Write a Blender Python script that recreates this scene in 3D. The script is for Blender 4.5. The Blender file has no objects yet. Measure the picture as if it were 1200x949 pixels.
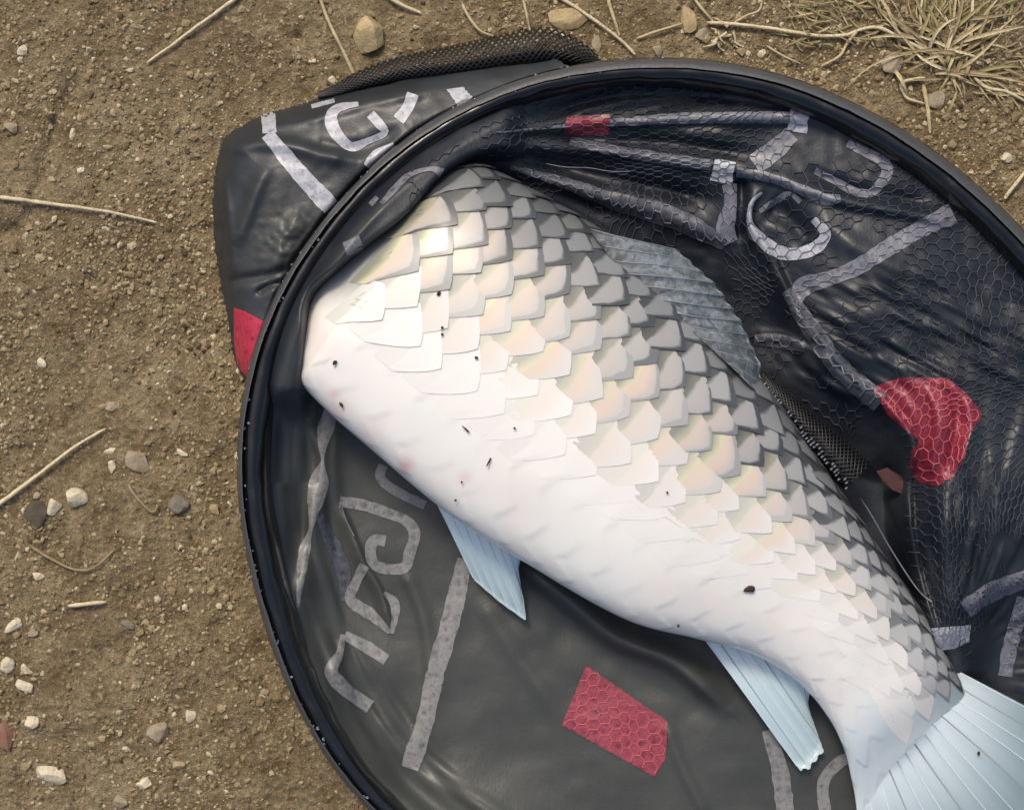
import bpy, math, random
import numpy as np
from mathutils import Vector
random.seed(7)
RNG = np.random.default_rng(7)
scene = bpy.context.scene
COL = scene.collection

# ------------------------------------------------------------------ camera, sky, sun, exposure
K = 0.0005            # metres per photograph pixel on the ground
H = 1.0               # camera height
PCX, PCY = 600.0, 474.5
cam_d = bpy.data.cameras.new('camera')
cam_d.sensor_width = 36.0
cam_d.lens = 36.0 * H / (1200 * K)
cam_d.clip_start = 0.01
cam_d.clip_end = 200.0
cam = bpy.data.objects.new('camera', cam_d)
cam.location = (0, 0, H)
COL.objects.link(cam)
scene.camera = cam

SUN_EL, SUN_AZ = math.radians(52), math.radians(112)   # azimuth measured from +X towards +Y
world = bpy.data.worlds.new('World')
scene.world = world
world.use_nodes = True
wn = world.node_tree
bg = wn.nodes['Background']
sky = wn.nodes.new('ShaderNodeTexSky')
sky.sky_type = 'NISHITA'
sky.sun_disc = False
sky.sun_elevation = SUN_EL
sky.sun_rotation = math.radians(90) - SUN_AZ
sky.air_density = 1.0
sky.dust_density = 5.0
sky.ozone_density = 0.7
wn.links.new(sky.outputs[0], bg.inputs['Color'])
bg.inputs['Strength'].default_value = 0.13
sun_d = bpy.data.lights.new('sun', 'SUN')
sun_d.energy = 1.5
sun_d.angle = math.radians(12)
sun_d.color = (1.0, 0.91, 0.75)
sun = bpy.data.objects.new('sun', sun_d)
sd = Vector((math.cos(SUN_EL) * math.cos(SUN_AZ), math.cos(SUN_EL) * math.sin(SUN_AZ), math.sin(SUN_EL)))
sun.rotation_euler = sd.to_track_quat('Z', 'Y').to_euler()
sun.location = sd * 5
COL.objects.link(sun)
vs = scene.view_settings
vs.view_transform = 'Standard'
vs.look = 'None'
vs.exposure = 0.2
vs.gamma = 1.0
vs.use_curve_mapping = False

# ------------------------------------------------------------------ small maths helpers
def W(px, py, zmm):
    """photograph pixel + height (mm) -> world point(s)"""
    px, py, z = np.asarray(px, float), np.asarray(py, float), np.asarray(zmm, float) * 0.001
    f = K * (1 - z / H)
    return np.stack(np.broadcast_arrays((px - PCX) * f, (PCY - py) * f, z), -1)

def sstep(a, b, x):
    t = np.clip((np.asarray(x, float) - a) / (b - a), 0, 1)
    return t * t * (3 - 2 * t)

_ng = {}
def vnoise(x, y, scale, seed=0):
    """smooth value noise in -1..1"""
    if seed not in _ng:
        _ng[seed] = np.random.default_rng(1000 + seed).uniform(-1, 1, (256, 256))
    g = _ng[seed]
    x = np.asarray(x, float) / scale + 37.3; y = np.asarray(y, float) / scale + 91.7
    xi, yi = np.floor(x).astype(int), np.floor(y).astype(int)
    fx, fy = x - xi, y - yi
    fx = fx * fx * fx * (fx * (fx * 6 - 15) + 10); fy = fy * fy * fy * (fy * (fy * 6 - 15) + 10)
    a, b, c, d = (xi & 255), ((xi + 1) & 255), (yi & 255), ((yi + 1) & 255)
    return (g[a, c] * (1 - fx) + g[b, c] * fx) * (1 - fy) + (g[a, d] * (1 - fx) + g[b, d] * fx) * fy

def fbm(x, y, scale, oct=3, seed=0):
    s = 0; a = 1; n = 0
    for i in range(oct):
        s = s + a * vnoise(x, y, scale / 2 ** i, seed + i); n += a; a *= .5
    return s / n

def catmull(P, t):
    """P (n,d) control points, t in 0..n-1"""
    P = np.asarray(P, float); n = len(P)
    t = np.clip(np.asarray(t, float), 0, n - 1 - 1e-9)
    i = np.floor(t).astype(int); f = (t - i)[..., None]
    g = lambda k: P[np.clip(k, 0, n - 1)]
    p0, p1, p2, p3 = g(i - 1), g(i), g(i + 1), g(i + 2)
    return .5 * ((2 * p1) + (-p0 + p2) * f + (2 * p0 - 5 * p1 + 4 * p2 - p3) * f * f + (-p0 + 3 * p1 - 3 * p2 + p3) * f ** 3)

def resample(P, step, smooth=True):
    """polyline with extra columns -> evenly spaced points"""
    P = np.asarray(P, float)
    t = np.linspace(0, len(P) - 1, max(2, (len(P) - 1) * 24 + 1))
    if smooth and len(P) > 2:
        Q = catmull(P, t)
    else:
        Q = np.stack([np.interp(t, np.arange(len(P)), P[:, k]) for k in range(P.shape[1])], 1)
    d = np.r_[0, np.cumsum(np.hypot(*np.diff(Q[:, :2], axis=0).T))]
    n = max(2, int(round(d[-1] / step)) + 1)
    s = np.linspace(0, d[-1], n)
    return np.stack([np.interp(s, d, Q[:, k]) for k in range(P.shape[1])], 1)

def dist_poly(px, py, P):
    """distance to polyline, and signed side (positive = left of travel on screen, y down)"""
    P = np.asarray(P, float)
    best = np.full(np.shape(px), 1e9); side = np.zeros(np.shape(px)); par = np.zeros(np.shape(px))
    for k in range(len(P) - 1):
        a, b = P[k, :2], P[k + 1, :2]; ab = b - a
        t = np.clip(((px - a[0]) * ab[0] + (py - a[1]) * ab[1]) / (ab @ ab), 0, 1)
        dx, dy = px - (a[0] + t * ab[0]), py - (a[1] + t * ab[1])
        d = np.hypot(dx, dy)
        m = d < best
        best = np.where(m, d, best)
        side = np.where(m, np.sign(ab[0] * dy - ab[1] * dx), side)
        par = np.where(m, (k + t) / (len(P) - 1), par)
    return best, side, par

def in_poly(px, py, P):
    px, py = np.asarray(px, float), np.asarray(py, float)
    c = np.zeros(px.shape, bool)
    n = len(P)
    for i in range(n):
        x0, y0 = P[i][:2]; x1, y1 = P[(i + 1) % n][:2]
        if y0 == y1: continue
        m = ((y0 > py) != (y1 > py)) & (px < (x1 - x0) * (py - y0) / (y1 - y0) + x0)
        c ^= m
    return c

# ------------------------------------------------------------------ object helpers
def mesh(name, verts, faces, mats, smooth=True, attrs=None, uv=None, midx=None):
    me = bpy.data.meshes.new(name)
    verts = np.ascontiguousarray(verts, dtype=np.float32)
    if isinstance(faces, np.ndarray):
        nf, k = faces.shape
        me.vertices.add(len(verts)); me.vertices.foreach_set('co', verts.ravel())
        me.loops.add(nf * k); me.loops.foreach_set('vertex_index', faces.astype(np.int32).ravel())
        me.polygons.add(nf)
        me.polygons.foreach_set('loop_start', np.arange(0, nf * k, k, dtype=np.int32))
        me.update(calc_edges=True)
    else:
        me.from_pydata(verts.tolist(), [], [list(map(int, f)) for f in faces]); me.update()
    me.polygons.foreach_set('use_smooth', np.full(len(me.polygons), smooth))
    for m in (mats if isinstance(mats, (list, tuple)) else [mats]): me.materials.append(m)
    if midx is not None: me.polygons.foreach_set('material_index', np.asarray(midx, np.int32))
    for nm, v in (attrs or {}).items():
        v = np.asarray(v, np.float32)
        if v.ndim == 1: v = np.stack([v, v, v], 1)
        at = me.attributes.new(nm, 'FLOAT_COLOR', 'POINT')
        at.data.foreach_set('color', np.c_[v, np.ones(len(v), np.float32)].astype(np.float32).ravel())
    if uv is not None:
        lay = me.uv_layers.new(name='UVMap')
        li = np.empty(len(me.loops), np.int32); me.loops.foreach_get('vertex_index', li)
        lay.data.foreach_set('uv', np.asarray(uv, np.float32)[li].ravel())
    me.update()
    return me

def tag(o, label=None, cat=None, group=None, kind=None):
    if label: o['label'] = label
    if cat: o['category'] = cat
    if group: o['group'] = group
    if kind: o['kind'] = kind
    return o

def link(name, me, parent=None, loc=(0, 0, 0)):
    o = bpy.data.objects.new(name, me); COL.objects.link(o)
    o.location = loc
    if parent is not None: o.parent = parent
    return o

def empty(name, loc):
    o = bpy.data.objects.new(name, None); o.location = loc; o.empty_display_size = 0.02
    COL.objects.link(o); return o

def grid_faces(nu, nv, closed_u=False, off=0):
    iu = np.arange(nu if closed_u else nu - 1); iv = np.arange(nv - 1)
    a = (iu[:, None] * nv + iv[None]).ravel()
    b = ((((iu + 1) % nu))[:, None] * nv + iv[None]).ravel()
    return np.stack([a, b, b + 1, a + 1], 1) + off

def tube(P, R, sides=6, cap=True):
    """world polyline P (n,3), radius R (n) -> verts, quads"""
    P = np.asarray(P, float); R = np.broadcast_to(np.asarray(R, float), (len(P),))
    T = np.gradient(P, axis=0); T /= np.linalg.norm(T, axis=1)[:, None] + 1e-12
    up = np.array([0, 0, 1.0])
    U = np.cross(T, up); U /= np.linalg.norm(U, axis=1)[:, None] + 1e-9
    V = np.cross(U, T)
    an = np.linspace(0, 2 * math.pi, sides, endpoint=False)
    vs_ = P[:, None] + R[:, None, None] * (np.cos(an)[None, :, None] * U[:, None] + np.sin(an)[None, :, None] * V[:, None])
    n = len(P)
    f = []
    i = np.arange(n - 1)
    for k in range(sides):
        k2 = (k + 1) % sides
        f.append(np.stack([i * sides + k, i * sides + k2, (i + 1) * sides + k2, (i + 1) * sides + k], 1))
    vs_ = vs_.reshape(-1, 3); f = np.concatenate(f)
    if cap:
        f = np.concatenate([f, np.array([[0, 1, 2, 3], [0, 3, 4, 5]])] if sides == 6 else [f])
        if sides == 6:
            b = (n - 1) * 6
            f = np.concatenate([f, np.array([[b + 3, b + 2, b + 1, b], [b + 5, b + 4, b + 3, b]])])
    return vs_, f

class Join:
    def __init__(self): self.v, self.f, self.a, self.n, self.m = [], [], [], 0, []
    def add(self, v, f, a=None, m=0):
        self.v.append(v); self.f.append(np.asarray(f) + self.n); self.n += len(v)
        if a is not None: self.a.append(np.broadcast_to(np.asarray(a, float), (len(v), 3)))
        self.m.append(np.full(len(f), m))
    def get(self): return np.concatenate(self.v), np.concatenate(self.f)
    def attr(self): return np.concatenate(self.a)
    def mid(self): return np.concatenate(self.m)

# ------------------------------------------------------------------ materials
class NT:
    def __init__(self, name):
        self.m = bpy.data.materials.new(name); self.m.use_nodes = True
        self.t = self.m.node_tree; self.p = self.t.nodes['Principled BSDF']
    def n(self, typ, **kw):
        nd = self.t.nodes.new(typ)
        for k, v in kw.items():
            if k.startswith('i_'): nd.inputs[k[2:]].default_value = v
            else: setattr(nd, k, v)
        return nd
    def l(self, a, b): self.t.links.new(a, b)
    def coord(self): return self.n('ShaderNodeTexCoord').outputs['Object']
    def noise(self, scale, detail=4, rough=.55, vec=None, dist=0):
        nd = self.n('ShaderNodeTexNoise'); nd.inputs['Scale'].default_value = scale
        nd.inputs['Detail'].default_value = detail; nd.inputs['Roughness'].default_value = rough
        nd.inputs['Distortion'].default_value = dist
        if vec is not None: self.l(vec, nd.inputs['Vector'])
        return nd.outputs['Fac']
    def ramp(self, fac, stops, interp='LINEAR'):
        nd = self.n('ShaderNodeValToRGB'); nd.color_ramp.interpolation = interp
        el = nd.color_ramp.elements
        while len(el) < len(stops): el.new(.5)
        for e, (p, c) in zip(el, stops):
            e.position = p; e.color = (*c, 1) if hasattr(c, '__len__') else (c, c, c, 1)
        self.l(fac, nd.inputs['Fac']); return nd.outputs['Color']
    def mix(self, fac, a, b, mode='MIX'):
        nd = self.n('ShaderNodeMix'); nd.data_type = 'RGBA'; nd.blend_type = mode
        for sock, v in ((nd.inputs[0], fac), (nd.inputs[6], a), (nd.inputs[7], b)):
            if hasattr(v, 'is_output'): self.l(v, sock)
            elif hasattr(v, '__len__'): sock.default_value = (*v, 1)
            else: sock.default_value = v
        return nd.outputs[2]
    def math(self, op, a, b=0.0, c=None):
        nd = self.n('ShaderNodeMath'); nd.operation = op
        for i, v in enumerate((a, b) if c is None else (a, b, c)):
            if hasattr(v, 'is_output'): self.l(v, nd.inputs[i])
            else: nd.inputs[i].default_value = v
        return nd.outputs[0]
    def attr(self, name):
        nd = self.n('ShaderNodeAttribute'); nd.attribute_name = name; return nd.outputs['Color']
    def sep(self, c):
        nd = self.n('ShaderNodeSeparateColor'); self.l(c, nd.inputs[0]); return nd.outputs
    def bump(self, h, strength=.5, dist=.001, prev=None):
        nd = self.n('ShaderNodeBump'); nd.inputs['Strength'].default_value = strength; nd.inputs['Distance'].default_value = dist
        self.l(h, nd.inputs['Height'])
        if prev is not None: self.l(prev, nd.inputs['Normal'])
        return nd.outputs['Normal']
    def set(self, color=None, rough=None, spec=None, normal=None, coat=None, coat_rough=None, sss=None):
        for key, v in (('Base Color', color), ('Roughness', rough), ('Specular IOR Level', spec), ('Normal', normal), ('Coat Weight', coat), ('Coat Roughness', coat_rough), ('Subsurface Weight', sss)):
            if v is None: continue
            s = self.p.inputs[key]
            if hasattr(v, 'is_output'): self.l(v, s)
            elif hasattr(v, '__len__'): s.default_value = (*v, 1)
            else: s.default_value = v
        return self.m

def mat_soil():
    t = NT('soil'); c = t.coord()
    big = t.noise(11, 6, .68, c); mid = t.noise(60, 5, .65, c); fine = t.noise(330, 4, .7, c); vf = t.noise(900, 2, .6, c)
    col = t.ramp(big, [(.3, (.200, .142, .078)), (.52, (.308, .236, .138)), (.75, (.400, .320, .200))])
    col = t.mix(t.ramp(mid, [(.35, 0), (.7, 1)]), t.mix(1, col, (.50, .47, .42), 'MULTIPLY'), col)  # low spots darkened in the colour, standing in for shade between crumbs
    col = t.mix(t.ramp(fine, [(.55, 0), (.72, .75)]), col, (.52, .45, .31))
    col = t.mix(t.ramp(fine, [(.28, .8), (.44, 0)]), col, (.075, .055, .032))
    col = t.mix(t.ramp(vf, [(.62, 0), (.75, .6)]), col, (.60, .54, .39))
    b = t.bump(fine, 1.0, .0035); b = t.bump(vf, .6, .001, b); b = t.bump(mid, .5, .004, b)
    return t.set(col, .95, .15, b)

def mat_attr_grain(name, rough=.9, bump=900):
    t = NT(name); c = t.coord()
    col = t.attr('tint'); n = t.noise(bump, 3, .6, c)
    col = t.mix(t.ramp(n, [(.3, .45), (.7, 0)]), col, (.10, .075, .045))
    return t.set(col, rough, .2, t.bump(n, .5, .0006))

def mat_stone(name, ca, cb, dirt=.5):
    t = NT(name); c = t.coord()
    n = t.noise(120, 5, .65, c); n2 = t.noise(600, 3, .6, c); n3 = t.noise(45, 3, .5, c)
    col = t.mix(t.ramp(n, [(.35, 0), (.65, 1)]), ca, cb)
    col = t.mix(t.ramp(n3, [(.5, 0), (.68, dirt)]), col, (.16, .115, .065))
    col = t.mix(t.ramp(n2, [(.3, .5), (.45, 0)]), col, (.12, .085, .05))
    b = t.bump(n, .6, .002); b = t.bump(n2, .5, .0007, b)
    return t.set(col, .85, .25, b)

def mat_straw(name, a, b):
    t = NT(name); c = t.coord()
    n = t.noise(140, 3, .6, c); n2 = t.noise(900, 2, .5, c)
    col = t.mix(t.ramp(n, [(.3, 0), (.7, 1)]), a, b)
    col = t.mix(t.ramp(n2, [(.35, .5), (.5, 0)]), col, (.2, .145, .075))
    return t.set(col, .75, .25, t.bump(n2, .4, .0004))

def mat_fabric():
    """wet net cloth: 'sheen_grey' attribute r = amount of grey painted in for the wet sheen"""
    t = NT('wet_net_cloth'); c = t.coord()
    sheen = t.sep(t.attr('sheen_grey'))[0]
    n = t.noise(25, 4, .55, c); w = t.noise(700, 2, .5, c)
    pale_patch = t.ramp(t.noise(13, 4, .6, c), [(.5, 0), (.68, .75)])  # lighter patches scattered by noise over the dark cloth
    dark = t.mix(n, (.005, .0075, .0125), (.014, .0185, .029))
    dark = t.mix(pale_patch, dark, (.032, .037, .044))
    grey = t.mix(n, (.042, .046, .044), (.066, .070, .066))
    col = t.mix(sheen, dark, grey)
    wv = t.n('ShaderNodeTexWave'); wv.inputs['Scale'].default_value = 150; wv.inputs['Distortion'].default_value = 1.5
    t.l(c, wv.inputs['Vector'])
    b = t.bump(wv.outputs['Fac'], .03, .0004); b = t.bump(w, .25, .0006, b); b = t.bump(n, .3, .004, b)
    r = t.ramp(t.noise(60, 3, .6, c), [(.3, .36), (.7, .6)])
    return t.set(col, r, .42, b, coat=.08, coat_rough=.25)

def mat_print(name, fill, dot, amount=.7):
    """worn print on the mesh: dark holes of the mesh show through"""
    t = NT(name); c = t.coord()
    v = t.n('ShaderNodeTexVoronoi'); v.inputs['Scale'].default_value = 150; v.inputs['Randomness'].default_value = .35
    t.l(c, v.inputs['Vector'])
    n = t.noise(90, 4, .6, c); n2 = t.noise(500, 3, .6, c)
    hole = t.ramp(v.outputs['Distance'], [(.12, 1), (.42, 0)])
    k = t.math('MULTIPLY', hole, t.math('MULTIPLY', t.ramp(n, [(.35, 0), (.6, 1)]), amount))
    col = t.mix(k, fill, dot)
    col = t.mix(t.ramp(n2, [(.32, .5), (.5, 0)]), col, dot)
    b = t.bump(v.outputs['Distance'], .35, .0012); b = t.bump(n2, .3, .0005, b)
    wear = t.ramp(t.noise(260, 4, .65, c), [(.30, .55), (.47, 1)])
    t.l(wear, t.p.inputs['Alpha'])
    return t.set(col, .42, .5, b, coat=.15, coat_rough=.25)

def mat_plain(name, col, rough=.5, spec=.5, bscale=400, bamt=.3, bdist=.0006, coat=0, col2=None, nscale=60):
    t = NT(name); c = t.coord()
    n = t.noise(bscale, 3, .6, c)
    cc = t.mix(t.noise(nscale, 4, .6, c), col, col2 or tuple(min(1, x * 1.5) for x in col))
    return t.set(cc, rough, spec, t.bump(n, bamt, bdist), coat=coat, coat_rough=.15)

SKIN = [(0, (.036, .041, .046)), (.20, (.052, .058, .064)), (.27, (.088, .095, .102)), (.35, (.19, .198, .203)), (.43, (.43, .43, .415)), (.50, (.70, .69, .655)), (.57, (.83, .82, .775)), (1, (.83, .815, .775))]
def mat_skin():
    t = NT('fish_skin'); c = t.coord()
    a = t.sep(t.attr('body')); n = t.noise(35, 4, .55, c); n2 = t.noise(220, 3, .6, c); n3 = t.noise(14, 2, .5, c)
    f = t.math('ADD', a[0], t.math('MULTIPLY', t.math('SUBTRACT', n, .5), .14))
    col = t.ramp(f, SKIN)
    col = t.mix(t.ramp(n3, [(.45, 0), (.65, .35)]), col, t.mix(1, col, (1., .92, .88), 'MULTIPLY'))
    col = t.mix(t.ramp(n, [(.55, 0), (.7, .35)]), col, t.mix(1, col, (.93, .98, .95), 'MULTIPLY'))
    col = t.mix(a[2], col, (.62, .27, .29))                      # bruises, their shapes stored per vertex
    col = t.mix(t.math('MULTIPLY', a[1], .75), col, (.60, .72, .77))   # bluish tail root
    b = t.bump(n2, .06, .0006); b = t.bump(n, .10, .003, b)
    t.set(col, .28, .5, b, coat=.4, coat_rough=.12, sss=.15)
    t.p.inputs['Subsurface Radius'].default_value = (.006, .004, .003)
    return t.m

def mat_scale():
    t = NT('fish_scale'); c = t.coord()
    uvn = t.n('ShaderNodeUVMap'); uvn.uv_map = 'UVMap'
    s = t.n('ShaderNodeSeparateXYZ'); t.l(uvn.outputs[0], s.inputs[0])
    a, b = s.outputs[0], s.outputs[1]
    at = t.sep(t.attr('tone')); f, warm, rnd = at[0], at[1], at[2]
    n = t.noise(90, 2, .5, c)
    base = t.ramp(f, SKIN)
    light = t.ramp(f, [(0, (.09, .096, .10)), (.14, (.20, .208, .213)), (.25, (.36, .366, .366)), (.35, (.46, .46, .45)), (.43, (.70, .68, .64)), (.51, (.81, .795, .755)), (1, (.83, .815, .775))])
    bb = t.math('ABSOLUTE', t.math('SUBTRACT', t.math('MULTIPLY', b, 2.0), 1.0))
    aa = t.math('ADD', a, t.math('ADD', t.math('MULTIPLY', t.math('SUBTRACT', n, .5), .16), t.math('MULTIPLY', t.math('SUBTRACT', rnd, .5), .14)))
    aa = t.math('ADD', aa, t.math('MULTIPLY', t.math('SUBTRACT', .5, b), .16))
    hw = t.math('ADD', t.math('MULTIPLY', t.math('SUBTRACT', 1.0, t.math('POWER', bb, 1.7)), .27), .012)
    ac = t.math('SUBTRACT', aa, t.math('ADD', .64, t.math('MULTIPLY', t.math('SUBTRACT', b, .5), -.06)))
    leaf = t.ramp(t.math('DIVIDE', t.math('ABSOLUTE', ac), hw), [(.62, 1), (1.0, 0)], 'EASE')
    leaf = t.math('MAXIMUM', leaf, t.math('MULTIPLY', t.ramp(aa, [(.48, 0), (.60, 1)], 'EASE'), t.ramp(f, [(.24, 0), (.42, 1)])))
    base = t.mix(t.math('MULTIPLY', t.ramp(aa, [(.20, .3), (.42, 1), (.56, 1), (.66, 0)]), t.math('MULTIPLY', warm, .85)), base, (.82, .79, .52))
    light = t.mix(t.math('MULTIPLY', t.ramp(aa, [(.55, 1), (.9, 0)], 'EASE'), t.math('MULTIPLY', warm, .8)), light, (.76, .58, .44))
    col = t.mix(leaf, base, light)
    rim = t.math('MULTIPLY', t.ramp(a, [(.95, 0), (.99, 1)]), t.ramp(f, [(0, .3), (.35, .15), (.45, .0)]))
    col = t.mix(rim, col, (.16, .155, .15))
    return t.set(col, .36, .45, t.bump(n, .15, .0008), coat=.22, coat_rough=.12)


def mat_fin(name, ca, cb, mottle=0.0):
    t = NT(name); c = t.coord()
    n = t.noise(40, 3, .5, c); n2 = t.noise(420, 3, .6, c)
    g = t.sep(t.attr('fin'))[0]
    col = t.mix(t.ramp(g, [(0, 0), (.55, 1)], 'EASE'), ca, cb)
    col = t.mix(t.ramp(n, [(.4, 0), (.7, .3)]), col, t.mix(1, col, (.9, .92, .95), 'MULTIPLY'))
    if mottle:
        n4 = t.noise(110, 4, .65, c, 1.5)
        col = t.mix(t.ramp(n4, [(.42, mottle), (.56, 0)]), col, t.mix(1, col, (.28, .28, .3), 'MULTIPLY'))
        col = t.mix(t.ramp(n4, [(.60, 0), (.70, mottle)]), col, (.48, .50, .50))
    t.l(t.ramp(g, [(0, 1), (.45, .97), (1, .72)]), t.p.inputs['Alpha'])
    return t.set(col, .32, .5, t.bump(n2, .2, .0005), coat=.2, coat_rough=.2, sss=.1)

M = {}
M['soil'] = mat_soil()
M['grain'] = mat_attr_grain('soil_crumb')
M['pale'] = mat_stone('pale_stone', (.62, .555, .41), (.48, .41, .28), .45)
M['ochre'] = mat_stone('ochre_stone', (.46, .36, .20), (.34, .26, .14), .4)
M['beige'] = mat_stone('beige_stone', (.34, .285, .205), (.25, .20, .135), .4)
M['grey'] = mat_stone('grey_stone', (.21, .19, .15), (.13, .115, .085), .3)
M['dark'] = mat_stone('dark_stone', (.10, .085, .06), (.065, .055, .04), .3)
M['red'] = mat_stone('reddish_stone', (.27, .12, .09), (.22, .13, .09), .4)
M['straw'] = mat_straw('straw', (.56, .47, .29), (.40, .32, .18))
M['straw_pale'] = mat_straw('pale_straw', (.66, .58, .40), (.52, .44, .27))
M['straw_brown'] = mat_straw('brown_straw', (.33, .26, .14), (.24, .18, .10))
M['straw_green'] = mat_straw('greenish_straw', (.27, .27, .11), (.33, .28, .13))
M['cloth'] = mat_fabric()
M['print_bright'] = mat_print('bright_print', (.40, .41, .46), (.16, .165, .19), .6)
M['print_pale'] = mat_print('pale_print', (.23, .23, .23), (.09, .09, .09), .8)
M['print_mid'] = mat_print('worn_print', (.165, .17, .20), (.04, .044, .055), .9)
M['print_faint'] = mat_print('faint_print', (.085, .09, .11), (.022, .025, .033), .9)
M['red_print'] = mat_print('red_print', (.22, .022, .040), (.085, .008, .016), .8)
M['red_pale'] = mat_print('faded_red_print', (.30, .055, .080), (.13, .018, .03), .8)
M['wire'] = mat_plain('net_thread_dark', (.026, .031, .042), .55, .4)
M['wire_mid'] = mat_plain('net_thread_worn_print', (.14, .147, .175), .45, .5)
M['wire_pale'] = mat_plain('net_thread_printed', (.19, .20, .23), .4, .5)
M['wire_red'] = mat_plain('net_thread_red', (.36, .075, .10), .4, .5)
M['rim'] = mat_plain('black_rim_vinyl', (.004, .0045, .006), .22, .45, 160, .15, .0012, .3)
M['sheen_strip'] = mat_plain('grey_rim_sheen', (.045, .047, .052), .45, .5, 700, .5, .0008)
M['mesh_black'] = mat_plain('black_coarse_thread', (.012, .012, .012), .45, .5)
M['mesh_tan'] = mat_plain('mesh_backing', (.10, .09, .07), .7, .3, 300, .4, .001, 0, (.04, .036, .03))
M['skin'] = mat_skin()
M['scale'] = mat_scale()
M['fin_blue'] = mat_fin('pale_blue_fin', (.84, .85, .84), (.62, .76, .80))
M['fin_grey'] = mat_fin('grey_fin', (.17, .175, .178), (.23, .26, .275), .75)
M['fin_tail'] = mat_fin('tail_fin', (.60, .68, .71), (.25, .32, .355))
M['ray'] = mat_plain('fin_ray', (.62, .74, .78), .4, .4, 500, .2, .0006, 0, (.62, .74, .78))
M['ray_dark'] = mat_plain('fin_ray_dark', (.30, .37, .41), .4, .4, 500, .2, .0006, 0, (.30, .37, .41))
M['ray_grey'] = mat_plain('fin_ray_grey', (.27, .29, .30), .4, .4, 500, .2, .0006, 0, (.27, .29, .30))
M['speck'] = mat_plain('dirt_speck', (.035, .025, .018), .8, .2)
M['tag'] = mat_plain('pinkish_brown', (.085, .042, .04), .6, .3)  # for the small pinkish brown piece of unclear kind
tw = NT('water_bead'); M['bead'] = tw.set((.9, .95, 1.), .03, .6); tw.p.inputs['Transmission Weight'].default_value = .9; tw.p.inputs['IOR'].default_value = 1.33

# ================================================================== ground
def G(px, py):
    """ground height in mm"""
    z = 2.6 * fbm(px, py, 150, 2, 11) + 1.5 * fbm(px, py, 48, 3, 21) + 1.3 * np.abs(fbm(px, py, 16, 2, 31)) + .7 * np.abs(vnoise(px, py, 6.5, 34))
    z = z - 3.2 * np.exp(-(dist_poly(px, py, [(85, 100), (62, 150), (35, 250), (0, 275)])[0] / 9) ** 2)
    for x, y, rr, dp in [(350, 44, 13, 4.5), (486, 6, 16, 3), (20, 272, 12, 3), (240, 268, 9, 3), (205, 112, 8, 2.5), (230, 190, 12, 2), (150, 700, 18, 2.5), (255, 735, 14, 3), (60, 640, 22, 2.5), (110, 330, 14, 2), (200, 400, 16, 2.5), (30, 530, 16, 2.5), (120, 760, 14, 2)]:
        z = z - dp * np.exp(-((px - x) ** 2 + ((py - y) * 1.3) ** 2) / rr ** 2) * (1 + .6 * vnoise(px, py, 9, 36))
    return z - 1.0

ext = np.array([30, 70, 150, 320, 700, 1500, 3200, 7000, 15000, 34000, 80000.])
fx = np.r_[(-70 - ext)[::-1], np.arange(-70, 1271, 2.0), 1270 + ext]
fy = np.r_[(-70 - ext)[::-1], np.arange(-70, 1021, 2.0), 1020 + ext]
gx, gy = np.meshgrid(fx, fy, indexing='ij')
gz = G(gx, gy)
fade = 1 - sstep(60, 900, np.maximum(np.abs(gx - 600) - 670, np.abs(gy - 475) - 545))
gz = gz * fade
gv = W(gx, gy, 0).reshape(-1, 3); gv[:, 2] = gz.ravel() * .001
gf = grid_faces(len(fx), len(fy))[:, ::-1]
tag(link('ground', mesh('ground', gv, gf, M['soil'])), 'brown gritty bare soil under the net', kind='structure')

# ================================================================== ring outline
RC = np.array([775.0, 565.0])
_rp = [(278, 560), (283, 470), (313, 362), (380, 257), (462, 172), (560, 111), (660, 79), (770, 68), (870, 76), (960, 103), (1035, 139), (1110, 188), (1196, 268), (1330, 480), (1385, 700), (1330, 930), (1150, 1080), (850, 1130), (580, 1050), (425, 945), (352, 835), (300, 690), (282, 620)]
_ra = np.array([math.atan2(y - RC[1], x - RC[0]) for x, y in _rp]); _rr = np.array([math.hypot(x - RC[0], y - RC[1]) for x, y in _rp])
_o = np.argsort(_ra); _ra, _rr = _ra[_o], _rr[_o]
_th = np.linspace(-math.pi, math.pi, 721)
_rt = np.interp(_th, np.r_[_ra - 2 * math.pi, _ra, _ra + 2 * math.pi], np.r_[_rr, _rr, _rr])
kern = np.hanning(61); kern /= kern.sum()
_rt = np.convolve(np.r_[_rt[-61:-1], _rt, _rt[1:61]], kern, 'same')[60:-60]
def ring_r(th): return np.interp(th, _th, _rt)
def dring(px, py):
    """pixels inwards from the ring's outer edge"""
    dx, dy = px - RC[0], py - RC[1]
    return ring_r(np.arctan2(dy, dx)) - np.hypot(dx, dy)
def ring_pt(th, dr):
    r = ring_r(th) - dr
    return RC[0] + r * np.cos(th), RC[1] + r * np.sin(th)

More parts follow.
